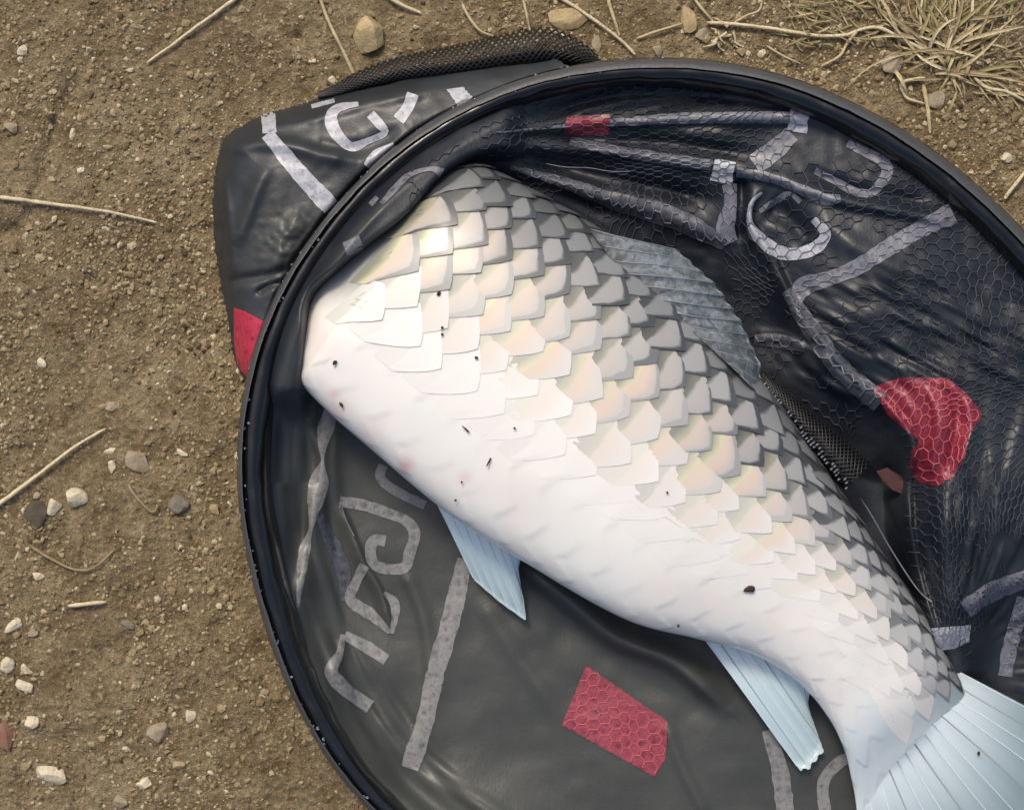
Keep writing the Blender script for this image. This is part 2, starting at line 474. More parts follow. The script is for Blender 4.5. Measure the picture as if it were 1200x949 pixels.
# ================================================================== net cloth height field (inside the ring)
ctrl = []
for a in np.linspace(-math.pi, math.pi, 40, endpoint=False):
    x, y = ring_pt(a, 22); ctrl.append((x, y, 44))
    x, y = ring_pt(a, -30); ctrl.append((x, y, 60))
for x, y, z in [(420, 640, 9), (395, 740, 11), (450, 800, 9), (550, 740, 7), (520, 850, 9), (620, 800, 7), (700, 850, 7), (800, 850, 7), (600, 900, 8), (720, 930, 8), (850, 900, 7), (950, 900, 7), (900, 1000, 8), (700, 1020, 12), (1050, 1000, 8),
                (352, 640, 16), (372, 730, 16), (420, 830, 14), (480, 905, 14), (350, 560, 22), (430, 560, 8), (385, 520, 14),
                (600, 500, 6), (800, 620, 6), (950, 720, 6), (700, 400, 6), (480, 420, 8), (1000, 820, 6), (1100, 880, 6), (600, 300, 8),
                (600, 150, 40), (700, 118, 38), (800, 108, 38), (900, 120, 41), (640, 185, 26), (720, 205, 26), (760, 248, 18), (800, 180, 33), (850, 160, 38), (850, 230, 30), (865, 300, 22), (900, 385, 16), (880, 425, 12),
                (950, 200, 43), (1000, 250, 47), (1050, 200, 45), (1100, 300, 51), (950, 280, 41), (960, 340, 43), (1000, 400, 46), (1050, 420, 50), (1100, 400, 53), (1150, 350, 51), (1150, 480, 56), (1100, 500, 57), (1055, 470, 48), (1075, 530, 44), (1120, 560, 57), (1150, 640, 56), (1095, 620, 50), (1110, 700, 48), (1112, 742, 42), (1180, 560, 56), (1200, 672, 46), (1160, 725, 22), (1150, 785, 10), (1190, 800, 12), (1250, 400, 50), (1250, 660, 44),
                (1000, 500, 20), (1045, 560, 10), (1010, 545, 9), (1058, 660, 8), (1070, 710, 8), (960, 475, 20), (920, 445, 20), (1130, 800, 7), (1200, 880, 8), (1160, 840, 8)]:
    ctrl.append((x, y, z))
ctrl = np.array(ctrl, float)
def tps_fit(C, lam=2e-3):
    P = C[:, :2] / 500; n = len(P)
    r2 = ((P[:, None] - P[None]) ** 2).sum(-1)
    Kk = .5 * r2 * np.log(r2 + 1e-12) + lam * np.eye(n)
    A = np.block([[Kk, np.c_[np.ones(n), P]], [np.c_[np.ones(n), P].T, np.zeros((3, 3))]])
    return P, np.linalg.solve(A, np.r_[C[:, 2], 0, 0, 0])
TP, TW = tps_fit(ctrl, 1e-4)
def tps(px, py):
    X = np.stack([np.ravel(px), np.ravel(py)], 1) / 500
    out = np.zeros(len(X))
    for i in range(0, len(X), 20000):
        x = X[i:i + 20000]
        r2 = ((x[:, None] - TP[None]) ** 2).sum(-1)
        out[i:i + 20000] = (.5 * r2 * np.log(r2 + 1e-12)) @ TW[:-3] + TW[-3] + x @ TW[-2:]
    return out.reshape(np.shape(px))

# crests and creases of the cloth: polyline, height mm, half width px, asymmetry (one side steeper)
FOLDS = [
    ([(575, 158), (640, 150), (720, 144), (820, 139), (935, 139), (965, 146)], 5, 9, .5),
    ([(560, 178), (620, 172), (700, 176), (760, 184), (845, 198)], 5, 9, .3),
    ([(590, 192), (650, 212), (720, 235), (790, 255), (850, 283)], 5, 12, .4),
    ([(640, 160), (700, 165), (800, 168), (880, 182)], -5, 9, 0),
    ([(610, 188), (700, 205), (780, 222), (830, 235)], -6, 10, 0),
    ([(845, 198), (905, 208), (940, 222), (985, 236), (1060, 250), (1120, 262)], 5, 9, .5),
    ([(660, 118), (720, 98), (790, 92), (850, 98), (905, 118)], 4, 10, .6),
    ([(640, 130), (720, 112), (800, 108), (870, 116)], -4, 8, 0),
    ([(893, 222), (879, 240), (879, 262), (895, 285), (915, 325), (932, 358), (960, 398), (990, 438), (1030, 462)], 9, 9, -.7),
    ([(868, 205), (870, 240), (868, 285)], -8, 7, 0),
    ([(900, 240), (930, 260), (950, 285)], -7, 14, 0),
    ([(1026, 456), (1062, 500), (1072, 528), (1066, 560), (1068, 620), (1082, 690), (1100, 748)], 9, 8, -.8),
    ([(1100, 560), (1105, 640), (1120, 730)], 4, 10, .2),
    ([(1140, 560), (1140, 640), (1128, 720)], -4, 9, 0),
    ([(1160, 520), (1168, 620), (1150, 690)], 4, 9, .2),
    ([(940, 200), (1010, 225), (1090, 238)], -4, 8, 0),
    ([(950, 250), (1020, 300), (1100, 330)], 3, 14, 0),
    ([(930, 400), (960, 440), (1000, 470)], 3, 8, .3),
    ([(885, 395), (925, 398), (945, 408)], 4, 7, .3),
    ([(1130, 715), (1165, 692), (1215, 674)], 6, 10, .6),
    ([(1083, 450), (1098, 490), (1090, 560)], 4, 6, .3),
    ([(1108, 448), (1120, 490), (1110, 558)], -5, 6, 0),
    ([(1130, 465), (1138, 500), (1124, 548)], 4, 6, .3),
    ([(1050, 445), (1078, 480), (1086, 520)], -3, 7, 0),
    # floor, lower left
    ([(364, 500), (378, 540), (366, 610), (352, 700)], 7, 12, .5),
    ([(398, 590), (415, 630), (428, 662), (446, 692), (458, 735)], 4, 6, -.6),
    ([(470, 665), (490, 705), (500, 745), (505, 800)], 2.5, 9, .2),
    ([(401, 745), (398, 770), (388, 792)], 2.5, 7, 0),
    ([(610, 662), (660, 700), (720, 748), (790, 778), (850, 830)], 11, 13, .4),
    ([(640, 715), (700, 765), (790, 815), (840, 850)], -2, 16, 0),
    ([(560, 700), (600, 760), (660, 845)], 2, 12, 0),
    ([(780, 845), (800, 900), (830, 960)], 2.5, 8, 0),
    ([(545, 690), (525, 760), (480, 900)], 1.5, 14, 0),
]
COVER = [(352, 500), (359, 460), (362, 400), (365, 348), (400, 318), (440, 288), (480, 258), (520, 212), (548, 192), (575, 182), (620, 178)]

STEP = 2.5
NX0, NX1, NY0, NY1 = 262, 1392, 52, 1142
cx = np.arange(NX0, NX1, STEP); cy = np.arange(NY0, NY1, STEP)
CX, CY = np.meshgrid(cx, cy, indexing='ij')
CZ = tps(CX, CY)
DR = dring(CX, CY)
for P, h, w, asym in FOLDS:
    Q = resample(P, 8)
    d, side, par = dist_poly(CX, CY, Q)
    ww = w * np.where(side * np.sign(asym if asym else 1) > 0, 1 - .75 * abs(asym), 1 + .9 * abs(asym))
    taper = np.minimum(1, np.minimum(par, 1 - par) / .12) * .8 + .2
    CZ = CZ + h * taper * np.exp(-(d / ww) ** 2)
# head cover: cloth pulled up over the fish's head, from the ring to the COVER line
d, side, par = dist_poly(CX, CY, resample(COVER, 6))
headside = side < 0
inside = sstep(-9, 11, np.where(headside, d, -d)) * sstep(0, .10, par) * sstep(0, .06, 1 - par)
hump = 46 + 30 * sstep(10, 46, DR) * np.exp(-((par - .52) / .42) ** 2)
CZ = np.where(headside | (d < 9), CZ * (1 - inside) + hump * inside, CZ)
# wrinkles: fan of creases from the gathered corner, drag lines on the right, soft dimples
ang = np.arctan2(CY - 168, CX - 515); rad = np.hypot(CX - 515, CY - 168)
fan = sstep(60, 140, rad) * (1 - sstep(300, 420, rad)) * sstep(20, 60, DR) * (1 - sstep(.55, .8, ang))
CZ = CZ + 2.2 * fan * vnoise(ang * 100, rad * .12, 7, 41)
ang2 = np.arctan2(CY - 790, CX - 1112); rad2 = np.hypot(CX - 1112, CY - 790)
fan2 = sstep(60, 110, rad2) * (1 - sstep(260, 420, rad2)) * sstep(1000, 1070, CX) * sstep(20, 50, DR)
CZ = CZ + 2.8 * fan2 * vnoise(ang2 * 100, rad2 * .1, 6, 42)
diag = (CX - CY * .25) ; dg2 = (CY + CX * .6)
fan3 = sstep(900, 980, CX) * (1 - sstep(430, 480, CY)) * sstep(300, 350, CY) * sstep(20, 50, DR)
CZ = CZ + 2.4 * fan3 * vnoise((CY - .55 * CX), (CX + .55 * CY) * .2, 9, 43)
leftw = sstep(12, 40, DR) * (1 - sstep(90, 140, DR)) * (1 - sstep(640, 760, CX)) * sstep(200, 320, CY)
thn = np.arctan2(CY - RC[1], CX - RC[0])
CZ = CZ + 2.4 * leftw * vnoise(DR * 1.0, thn * 60, 11, 44)
CZ = CZ + .8 * fbm(CX, CY, 40, 2, 45) * sstep(20, 60, DR) + .35 * vnoise(CX, CY, 11, 47) * sstep(780, 900, CX + .6 * (474 - CY))
CZ = np.clip(CZ, 3.5 + .6 * vnoise(CX, CY, 30, 46), 92)
rimlim = np.where(DR < 46, 40 + np.clip(DR - 12, 0, 40) * 1.3, 99)
CZ = np.minimum(CZ, rimlim)

def bil(Z, x0, y0, st, px, py):
    u = np.clip((np.asarray(px, float) - x0) / st, 0, Z.shape[0] - 1.001); v = np.clip((np.asarray(py, float) - y0) / st, 0, Z.shape[1] - 1.001)
    i, j = u.astype(int), v.astype(int); fu, fv = u - i, v - j
    return (Z[i, j] * (1 - fu) + Z[i + 1, j] * fu) * (1 - fv) + (Z[i, j + 1] * (1 - fu) + Z[i + 1, j + 1] * fu) * fv
def F(px, py): return bil(CZ, NX0, NY0, STEP, px, py)

# lit wet sheen painted as grey: lower left floor, weaker on left wall
SHEEN_AREA = [(355, 480), (362, 462), (420, 500), (560, 600), (700, 690), (860, 740), (1000, 800), (1040, 1100), (500, 1100), (330, 800), (340, 640)]
def sheen_grey(px, py):
    m = in_poly(px, py, SHEEN_AREA)
    d = dist_poly(px, py, SHEEN_AREA + SHEEN_AREA[:1])[0]
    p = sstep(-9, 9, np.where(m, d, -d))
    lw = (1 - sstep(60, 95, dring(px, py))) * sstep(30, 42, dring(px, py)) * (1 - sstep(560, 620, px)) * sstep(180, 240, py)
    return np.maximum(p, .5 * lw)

NROOT = W(775, 565, 0)
net = empty('landing_net', tuple(NROOT))
tag(net, 'round black fishing net with pale and red printed bands holding the fish', 'fishing net')

def masked(gxv, gyv, Zv, mask, name, mats, parent, attrs=None, root=NROOT):
    idx = -np.ones(mask.shape, int); idx[mask] = np.arange(mask.sum())
    q = mask[:-1, :-1] & mask[1:, :-1] & mask[1:, 1:] & mask[:-1, 1:]
    f = np.stack([idx[:-1, :-1][q], idx[:-1, 1:][q], idx[1:, 1:][q], idx[1:, :-1][q]], 1)
    v = W(gxv[mask], gyv[mask], Zv[mask]) - root
    return link(name, mesh(name, v, f, mats, attrs=attrs), parent)

cmask = DR > 11
lining = masked(CX, CY, CZ, cmask, 'net_lining', M['cloth'], net, {'sheen_grey': sheen_grey(CX[cmask], CY[cmask])})
lining['label'] = 'dark wet cloth lining inside the hoop'

# ------------------------------------------------------------------ hoop and its sleeve
prof = [(3, 20), (0.5, 34), (0, 44), (1.5, 50), (5, 54), (10, 56.5), (15, 57), (20, 55.5), (25, 51.5), (29, 45), (32, 36), (34, 28)]
th = np.linspace(-math.pi, math.pi, 480, endpoint=False)
pv = []
for dr, z in prof:
    wob = 1.1 * vnoise(th * 200, 0 * th + dr * 3, 9, 51) * (1 if dr > 12 else .35)
    x, y = ring_pt(th, dr + wob * .6)
    lip = 3.5 * np.exp(-((th + .9) / .7) ** 2) * sstep(10, 30, dr)
    x2, y2 = ring_pt(th, dr * (1 + .35 * np.exp(-((th + .75) / .8) ** 2) + .28 * np.exp(-((np.abs(th) - 3.0) / .55) ** 2)) + wob * .6)
    pv.append(W(x2, y2, z + wob * .5))
pv = np.stack(pv, 1).reshape(-1, 3) - NROOT
sleeve = link('hoop_sleeve', mesh('hoop_sleeve', pv, grid_faces(len(th), len(prof), True)[:, ::-1], M['rim']), net)
sleeve['label'] = 'glossy black sleeve around the hoop'
pr = []  # grey strip over the sleeve edge, its colour stands for reflected sky
for dr, z in [(1.6, 50.6), (3.2, 53.6), (6, 56.4), (9, 57.4), (11.5, 57.6)]:
    wob = vnoise(th * 300, 0 * th + dr * 7, 8, 52)
    k = .55 + .45 * sstep(-2.6, -1.9, th) * (1 - sstep(.2, .9, th)) + .12 * vnoise(th * 100, 0 * th, 20, 53)
    x, y = ring_pt(th, 1.2 + (dr - 1.2) * k + wob * .4)
    pr.append(W(x, y, z + .5 + wob * .25))
pr = np.stack(pr, 1).reshape(-1, 3) - NROOT
link('hoop_sheen', mesh('hoop_sheen', pr, grid_faces(len(th), 5, True)[:, ::-1], M['sheen_strip']), net)['label'] = 'thin grey strip painted as sky sheen on the outer edge of the hoop'
# hoop stands on its own lower tube (seen only from the side)
x, y = ring_pt(th, 16)
hv, hf = tube(np.r_[W(x, y, 40), W(x, y, 40)[:1]], .006, 6, False)
link('hoop_tube', mesh('hoop_tube', hv - NROOT, hf, M['rim']), net)
x, y = ring_pt(th, 10); x2, y2 = ring_pt(th, 5)
sk = np.stack([W(x, y, 40), W(x2, y2, 22 + 3 * vnoise(th * 100, th * 0, 12, 57)), W(x, y, G(x, y) - 1)], 1).reshape(-1, 3) - NROOT
skirt = link('outer_wall', mesh('outer_wall', sk, grid_faces(len(th), 3, True), M['cloth'], attrs={'sheen_grey': np.zeros(len(sk))}), net)
skirt['label'] = 'dark net cloth hanging outside the hoop'

# ------------------------------------------------------------------ cloth fold outside the ring, upper left
OUT = [(292, 452), (281, 437), (274, 415), (268, 375), (259, 330), (253, 290), (250, 250), (251, 215), (256, 185), (264, 162), (285, 148), (310, 135), (345, 125), (380, 114), (430, 99), (500, 83), (580, 70), (640, 62)]
OUTC = resample(OUT, 6)
ost = 2.0
ox, oy = np.arange(240, 720, ost), np.arange(50, 470, ost)
OX, OY = np.meshgrid(ox, oy, indexing='ij')
od, oside, opar = dist_poly(OX, OY, OUTC)
odr = dring(OX, OY)
opoly = list(map(tuple, OUTC)) + [(700, 95), (600, 140), (500, 190), (420, 260), (360, 340), (330, 420), (305, 470)]
oin = in_poly(OX, OY, opoly)
OZ = 2 + 34 * (1 - np.exp(-od / 15.0)) + 3 * sstep(30, 80, od)
for P, h, w in [([(262, 175), (300, 168), (345, 172), (420, 190)], 4, 9), ([(300, 150), (360, 140), (430, 120), (520, 102)], 3.5, 8),
                ([(275, 290), (292, 245), (312, 195)], 4, 9), ([(262, 330), (300, 325), (345, 315)], -4, 6), ([(318, 330), (330, 290), (352, 250)], 3.5, 12),
                ([(258, 200), (268, 260), (272, 330)], 3, 6), ([(360, 170), (420, 175), (470, 150)], -3, 9), ([(300, 345), (315, 335), (335, 330)], -4, 4)]:
    dd, ss, pp = dist_poly(OX, OY, resample(P, 6))
    OZ = OZ + h * np.exp(-(dd / w) ** 2) * (np.minimum(1, np.minimum(pp, 1 - pp) / .15) * .8 + .2)
OZ = OZ + .8 * fbm(OX, OY, 22, 2, 61)
dimp = np.exp(-((OX - 335) / 32) ** 2 - ((OY - 290) / 42) ** 2)
OZ = OZ + 1.3 * dimp * vnoise(OX, OY, 7, 62)
OZ = np.where(oin, OZ, -3)
OZ = np.minimum(OZ, np.where(odr > -10, 44 - 0.9 * (odr + 10), 99))
omask = (oin | (od < 3)) & (odr < 14)
def Fo(px, py): return bil(OZ, 240, 50, ost, px, py)
def outer_grey(px, py):  # greyer area in the middle of the outer fold
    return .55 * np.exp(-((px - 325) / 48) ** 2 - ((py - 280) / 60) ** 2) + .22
fold = masked(OX, OY, OZ, omask, 'net_fold', M['cloth'], net, {'sheen_grey': outer_grey(OX[omask], OY[omask])})
fold['label'] = 'slack fold of dark net cloth spilling outside the hoop'

# ------------------------------------------------------------------ printed bands, letters and patches on the cloth
PRINT_SHAPES = []    # outlines in photo pixels, for colouring the threads
def band(name, P, width, mat, fn=F, lift=.55, label=None, parent=None, wire=None, smooth=True):
    P = np.array([(p[0], p[1], p[2] if len(p) > 2 else width) for p in P], float)
    Q = resample(P, 3, smooth)
    T = np.gradient(Q[:, :2], axis=0); T /= np.linalg.norm(T, axis=1)[:, None] + 1e-9
    N = np.stack([-T[:, 1], T[:, 0]], 1)
    wv = Q[:, 2] / 2
    nw = 6
    off = np.linspace(-1, 1, nw)
    ed = 1 + .10 * vnoise(Q[:, 0] * 1.0, Q[:, 1], 7, 71)
    X = Q[:, 0][:, None] + N[:, 0][:, None] * wv[:, None] * off[None] * ed[:, None]
    Y = Q[:, 1][:, None] + N[:, 1][:, None] * wv[:, None] * off[None] * ed[:, None]
    v = W(X, Y, fn(X, Y) + lift).reshape(-1, 3) - NROOT
    o = link(name, mesh(name, v, grid_faces(len(Q), nw), M[mat]), parent or lining)
    if label: o['label'] = label
    out = [(X[i, 0], Y[i, 0]) for i in range(len(Q))] + [(X[i, -1], Y[i, -1]) for i in range(len(Q) - 1, -1, -1)]
    PRINT_SHAPES.append((out, wire or ('wire_mid' if mat in ('print_mid', 'print_faint') else 'wire_pale')))
    return o

def patch(name, poly, mat, fn=F, lift=.6, label=None, parent=None, wire='wire_red', step=3.0):
    P = np.array(poly, float)
    lo, hi = P.min(0) - 2, P.max(0) + 2
    xs, ys = np.arange(lo[0], hi[0], step), np.arange(lo[1], hi[1], step)
    X, Y = np.meshgrid(xs, ys, indexing='ij')
    m = in_poly(X, Y, P)
    # snap the border: project nearby outside nodes to the outline so the edge is clean
    edge = np.r_[P, P[:1]]
    near = ~m & (dist_poly(X, Y, edge)[0] < step * .95)
    Xs, Ys = X.copy(), Y.copy()
    ii = np.argwhere(near)
    for i, j in ii:
        best = None
        for k in range(len(edge) - 1):
            a, b = edge[k], edge[k + 1]; ab = b - a
            t = np.clip(((X[i, j] - a[0]) * ab[0] + (Y[i, j] - a[1]) * ab[1]) / (ab @ ab), 0, 1)
            q = a + t * ab; dd = (q[0] - X[i, j]) ** 2 + (q[1] - Y[i, j]) ** 2
            if best is None or dd < best[0]: best = (dd, q)
        Xs[i, j], Ys[i, j] = best[1]
    mm = m | near
    o = masked(Xs, Ys, fn(Xs, Ys) + lift, mm, name, M[mat], parent or lining)
    if label: o['label'] = label
    PRINT_SHAPES.append(([tuple(p) for p in P], wire))
    return o

# lower left floor
band('printed_band', [(388, 482, 17), (381, 505, 19), (378, 525, 9), (378, 540, 4), (375, 555, 17), (373, 570, 24), (369, 590, 18), (364, 620, 5), (357, 645, 13), (352, 680, 9), (349, 712, 3)], 16, 'print_pale', label='grey printed band running down the left wall')
band('printed_band', [(374, 604, 10), (386, 630, 15), (398, 655, 17), (404, 680, 15), (404, 704, 8)], 15, 'print_faint')
band('printed_letter', [(398, 588), (423, 591), (457, 602), (477, 611), (486, 626), (480, 648), (475, 664), (458, 667), (440, 662), (434, 648), (438, 633), (452, 634)], 13, 'print_pale', label='pale printed letter G')
band('printed_letter', [(449, 545), (446, 560), (464, 575), (498, 592)], 11, 'print_pale')
band('printed_letter', [(427, 662, 11), (416, 685, 12), (411, 703, 13), (435, 720, 13), (457, 741, 5)], 12, 'print_pale', lift=.6)
band('printed_letter', [(450, 694, 4), (462, 706, 11), (463, 722, 9), (459, 742, 5)], 8, 'print_pale')
band('printed_letter', [(404, 744, 11), (430, 758, 14), (453, 773, 13)], 13, 'print_pale')
band('printed_letter', [(402, 743, 6), (398, 765, 9), (388, 787, 17), (402, 805, 16), (419, 818, 15), (434, 828, 15)], 14, 'print_pale', lift=.65)
band('printed_band', [(545, 655, 18), (537, 690, 21), (526, 735, 22), (510, 790, 21), (498, 845, 21), (480, 900, 23)], 22, 'print_pale', label='long pale printed stripe on the grey floor of the net')
band('printed_band', [(900, 855, 14), (914, 903, 20), (921, 958, 21)], 20, 'print_pale')
band('printed_letter', [(1004, 884), (985, 892), (969, 908), (964, 925), (968, 955)], 14, 'print_pale')
patch('red_patch', [(687, 779), (783, 845), (780, 889), (767, 910), (658, 849)], 'red_pale', label='faded red printed patch on the grey floor of the net')
# upper and right walls
band('printed_band', [(578, 156, 2), (660, 148, 4), (720, 144, 9), (800, 139, 13), (926, 138, 14)], 13, 'print_mid')
patch('red_patch', [(664, 137), (716, 134), (714, 158), (660, 160)], 'red_print', lift=.7, label='small red printed patch near the top of the hoop')
band('printed_band', [(938, 130), (934, 155)], 22, 'print_bright', smooth=False)
band('printed_band', [(928, 157, 20), (908, 176, 24), (884, 193, 24)], 22, 'print_mid')
band('printed_band', [(668, 165, 10), (740, 180, 13), (834, 194, 14)], 13, 'print_faint', label='worn printed stripe in the upper wall')
band('printed_band', [(850, 188), (845, 214)], 25, 'print_bright', smooth=False)
band('printed_band', [(863, 202, 12), (900, 208, 11), (938, 222, 12), (967, 234, 14), (985, 232, 8)], 12, 'print_mid')
band('printed_band', [(855, 216, 17), (856, 240, 15), (850, 268, 22), (856, 285, 18)], 16, 'print_mid')
band('printed_letter', [(955, 200, 9), (980, 213, 9), (1000, 224, 10), (1019, 227, 10), (1033, 214, 12), (1040, 200, 13), (1033, 188, 13), (1013, 178, 11), (993, 168, 9)], 11, 'print_mid', label='pale printed curved letter D')
band('printed_band', [(1117, 250, 24), (1080, 268, 20), (1042, 290, 20), (1003, 314, 18), (967, 328, 18), (942, 336, 22), (932, 356, 14)], 20, 'print_mid', label='pale printed stripe crossing the right wall')
band('printed_letter', [(893, 226, 3), (881, 238, 5), (879, 262, 8), (893, 282, 15), (915, 296, 15), (938, 297, 14), (959, 288, 15), (967, 273, 13), (953, 257, 8)], 12, 'print_bright', label='bright printed letter C on the dark wall')
band('printed_letter', [(890, 248, 5), (912, 234, 8), (925, 227, 6), (938, 237, 6)], 7, 'print_mid')
band('printed_band', [(598, 196, 5), (660, 214, 13), (720, 236, 20), (790, 256, 26), (850, 287, 14)], 20, 'print_faint', label='broad worn printed stripe beside the fish back')
band('printed_band', [(922, 340, 14), (950, 385, 22), (985, 432, 24), (1032, 472, 24)], 22, 'print_faint')
band('printed_band', [(884, 398, 12), (915, 400, 16), (944, 408, 10)], 14, 'print_faint')
patch('red_patch', [(1026, 452), (1056, 442), (1112, 443), (1132, 460), (1152, 486), (1136, 512), (1130, 540), (1118, 558), (1098, 570), (1078, 566), (1066, 556), (1068, 528), (1078, 518), (1056, 500), (1040, 486), (1026, 460)], 'red_print', label='large deep red printed patch on the right wall')
patch('printed_band', [(1089, 736), (1138, 732), (1136, 752), (1118, 760), (1101, 762)], 'print_bright', wire='wire_pale')
band('printed_band', [(1131, 714, 22), (1165, 692, 22), (1212, 675, 22)], 22, 'print_mid')
band('printed_band', [(1200, 700, 18), (1190, 735, 18), (1182, 765, 17), (1178, 792, 16)], 17, 'print_mid')
# bits of print on the head cover
band('printed_band', [(404, 292, 16), (424, 285, 20)], 20, 'print_mid')
band('printed_band', [(447, 239, 5), (462, 222, 8), (480, 205, 6), (505, 198, 5), (518, 203, 12)], 6, 'print_mid')
band('printed_band', [(434, 240), (442, 231)], 6, 'print_mid')
# on the fold outside the hoop
n_in = len(PRINT_SHAPES)
band('printed_band', [(314, 132, 17), (316, 156, 17)], 18, 'print_bright', Fo, .5, parent=fold, smooth=False)
band('printed_band', [(313, 157, 16), (350, 202, 20), (388, 243, 21)], 20, 'print_bright', Fo, .8, parent=fold, label='bright printed stripe on the outer fold')
band('printed_letter', [(420, 122, 5), (396, 127, 11), (388, 138, 14), (393, 155, 14), (411, 172, 12), (430, 166, 8), (451, 156, 8), (444, 145, 11), (434, 134, 11)], 12, 'print_bright', Fo, .5, parent=fold, label='bright printed letter G on the outer fold')
band('printed_letter', [(484, 110, 14), (478, 126, 14), (467, 141, 15)], 14, 'print_bright', Fo, .5, parent=fold)
patch('printed_letter', [(523, 105), (543, 102), (555, 115), (537, 125)], 'print_bright', Fo, .6, parent=fold)
band('printed_letter', [(429, 195, 7), (442, 182, 14), (462, 170, 6)], 12, 'print_bright', Fo, .5, parent=fold)
band('printed_band', [(365, 125), (392, 118)], 5, 'print_bright', Fo, .5, parent=fold)
patch('red_patch', [(274, 360), (290, 366), (312, 378), (300, 410), (290, 444), (278, 428), (274, 400)], 'red_pale', Fo, .6, parent=fold, label='pinkish red patch at the foot of the outer fold')
M['red_bright'] = mat_print('bright_red_print', (.45, .03, .07), (.30, .02, .04), .5)
fold.children[-1].data.materials[0] = M['red_bright']

# ------------------------------------------------------------------ honeycomb threads of the net
def warp(u, v):
    x = u + 26 * vnoise(u, v, 120, 81) + 7 * vnoise(u, v, 45, 82)
    y = v + 26 * vnoise(u, v, 120, 83) + 7 * vnoise(u, v, 45, 84)
    # gathered cloth in the upper wall: cells pressed flat; drag lines on the right: cells pulled long
    k = sstep(560, 660, x) * (1 - sstep(850, 940, x)) * (1 - sstep(230, 330, y))
    y = y + k * (-.42 * (y - 170))
    k2 = sstep(1040, 1090, x) * sstep(500, 560, y) * (1 - sstep(720, 790, y))
    x = x + k2 * (-.5 * (x - 1120))
    return x, y
hs = 7.7                                       # cell side in px
J = Join()
w3 = math.sqrt(3)
cells_u, cells_v = int(1150 / (1.5 * hs)), int(1300 / (w3 * hs))
edges = set()
hexpts = {}
def hp(i, j, k):
    x = 200 + 1.5 * hs * i; y = -60 + w3 * hs * (j + .5 * (i & 1))
    a = math.pi / 3 * k
    return (round(x + hs * math.cos(a), 2), round(y + hs * math.sin(a), 2))
for i in range(cells_u):
    for j in range(cells_v):
        for k in range(6):
            p, q = hp(i, j, k), hp(i, j, (k + 1) % 6)
            edges.add((p, q) if p < q else (q, p))
E = np.array([[*p, *q] for p, q in sorted(edges)])
ax, ay = warp(E[:, 0], E[:, 1]); bx_, by_ = warp(E[:, 2], E[:, 3])
ax += RNG.normal(0, .0, len(ax))
mx, my = (ax + bx_) / 2, (ay + by_) / 2
FISH_OUT = [(362, 470), (372, 345), (560, 195), (640, 240), (720, 280), (820, 350), (890, 450), (985, 585), (1040, 660), (1090, 740), (1130, 810), (1200, 860), (1200, 1000), (1010, 1000), (985, 860), (930, 800), (810, 740), (700, 705), (600, 645), (500, 585)]
ln = np.hypot(ax - bx_, ay - by_)
keep = (np.minimum(dring(ax, ay), dring(bx_, by_)) > 30) & (mx < 1230) & (my < 1000) & (ln < 40) & (ln > 1.0)
keep &= ~in_poly(mx, my, FISH_OUT)
sheen = sheen_grey(mx, my) + (mx < 480)
isprint = np.zeros(len(mx), int)
for poly, wname in PRINT_SHAPES[:n_in]:
    m = in_poly(ax, ay, poly) & in_poly(bx_, by_, poly)
    isprint[m] = {'wire_pale': 1, 'wire_red': 2, 'wire_mid': 3}[wname]
hollow = in_poly(mx, my, [(925, 470), (1000, 510), (1060, 520), (1066, 640), (1090, 740), (1200, 800), (1200, 860), (1120, 800), (1000, 600)])
thin = vnoise(mx, my, 70, 85)
keep &= ~((sheen > .5) & (isprint != 2)) & ~hollow
keep &= (isprint > 0) | (thin + .5 * vnoise(mx, my, 20, 86) > -.28)
for ia in np.nonzero(keep)[0]:
    t = np.array([0, .5, 1]); X = ax[ia] + (bx_[ia] - ax[ia]) * t; Y = ay[ia] + (by_[ia] - ay[ia]) * t
    nx, ny = -(by_[ia] - ay[ia]) / ln[ia], (bx_[ia] - ax[ia]) / ln[ia]
    wd = (.9 if isprint[ia] else .68 + .3 * thin[ia])
    zc = F(X, Y)
    vL = W(X - nx * wd, Y - ny * wd, zc + .45); vT = W(X, Y, zc + (1.5 if isprint[ia] else 1.15)); vR = W(X + nx * wd, Y + ny * wd, zc + .45)
    v = np.stack([vL, vT, vR], 1).reshape(-1, 3) - NROOT
    J.add(v, [[0, 1, 4, 3], [1, 2, 5, 4], [3, 4, 7, 6], [4, 5, 8, 7]], m=int(isprint[ia]))
v, f = J.get()
hexnet = link('honeycomb_threads', mesh('honeycomb_threads', v, f[:, ::-1], [M['wire'], M['wire_pale'], M['wire_red'], M['wire_mid']], midx=J.mid()), lining)
tag(hexnet, kind='stuff')

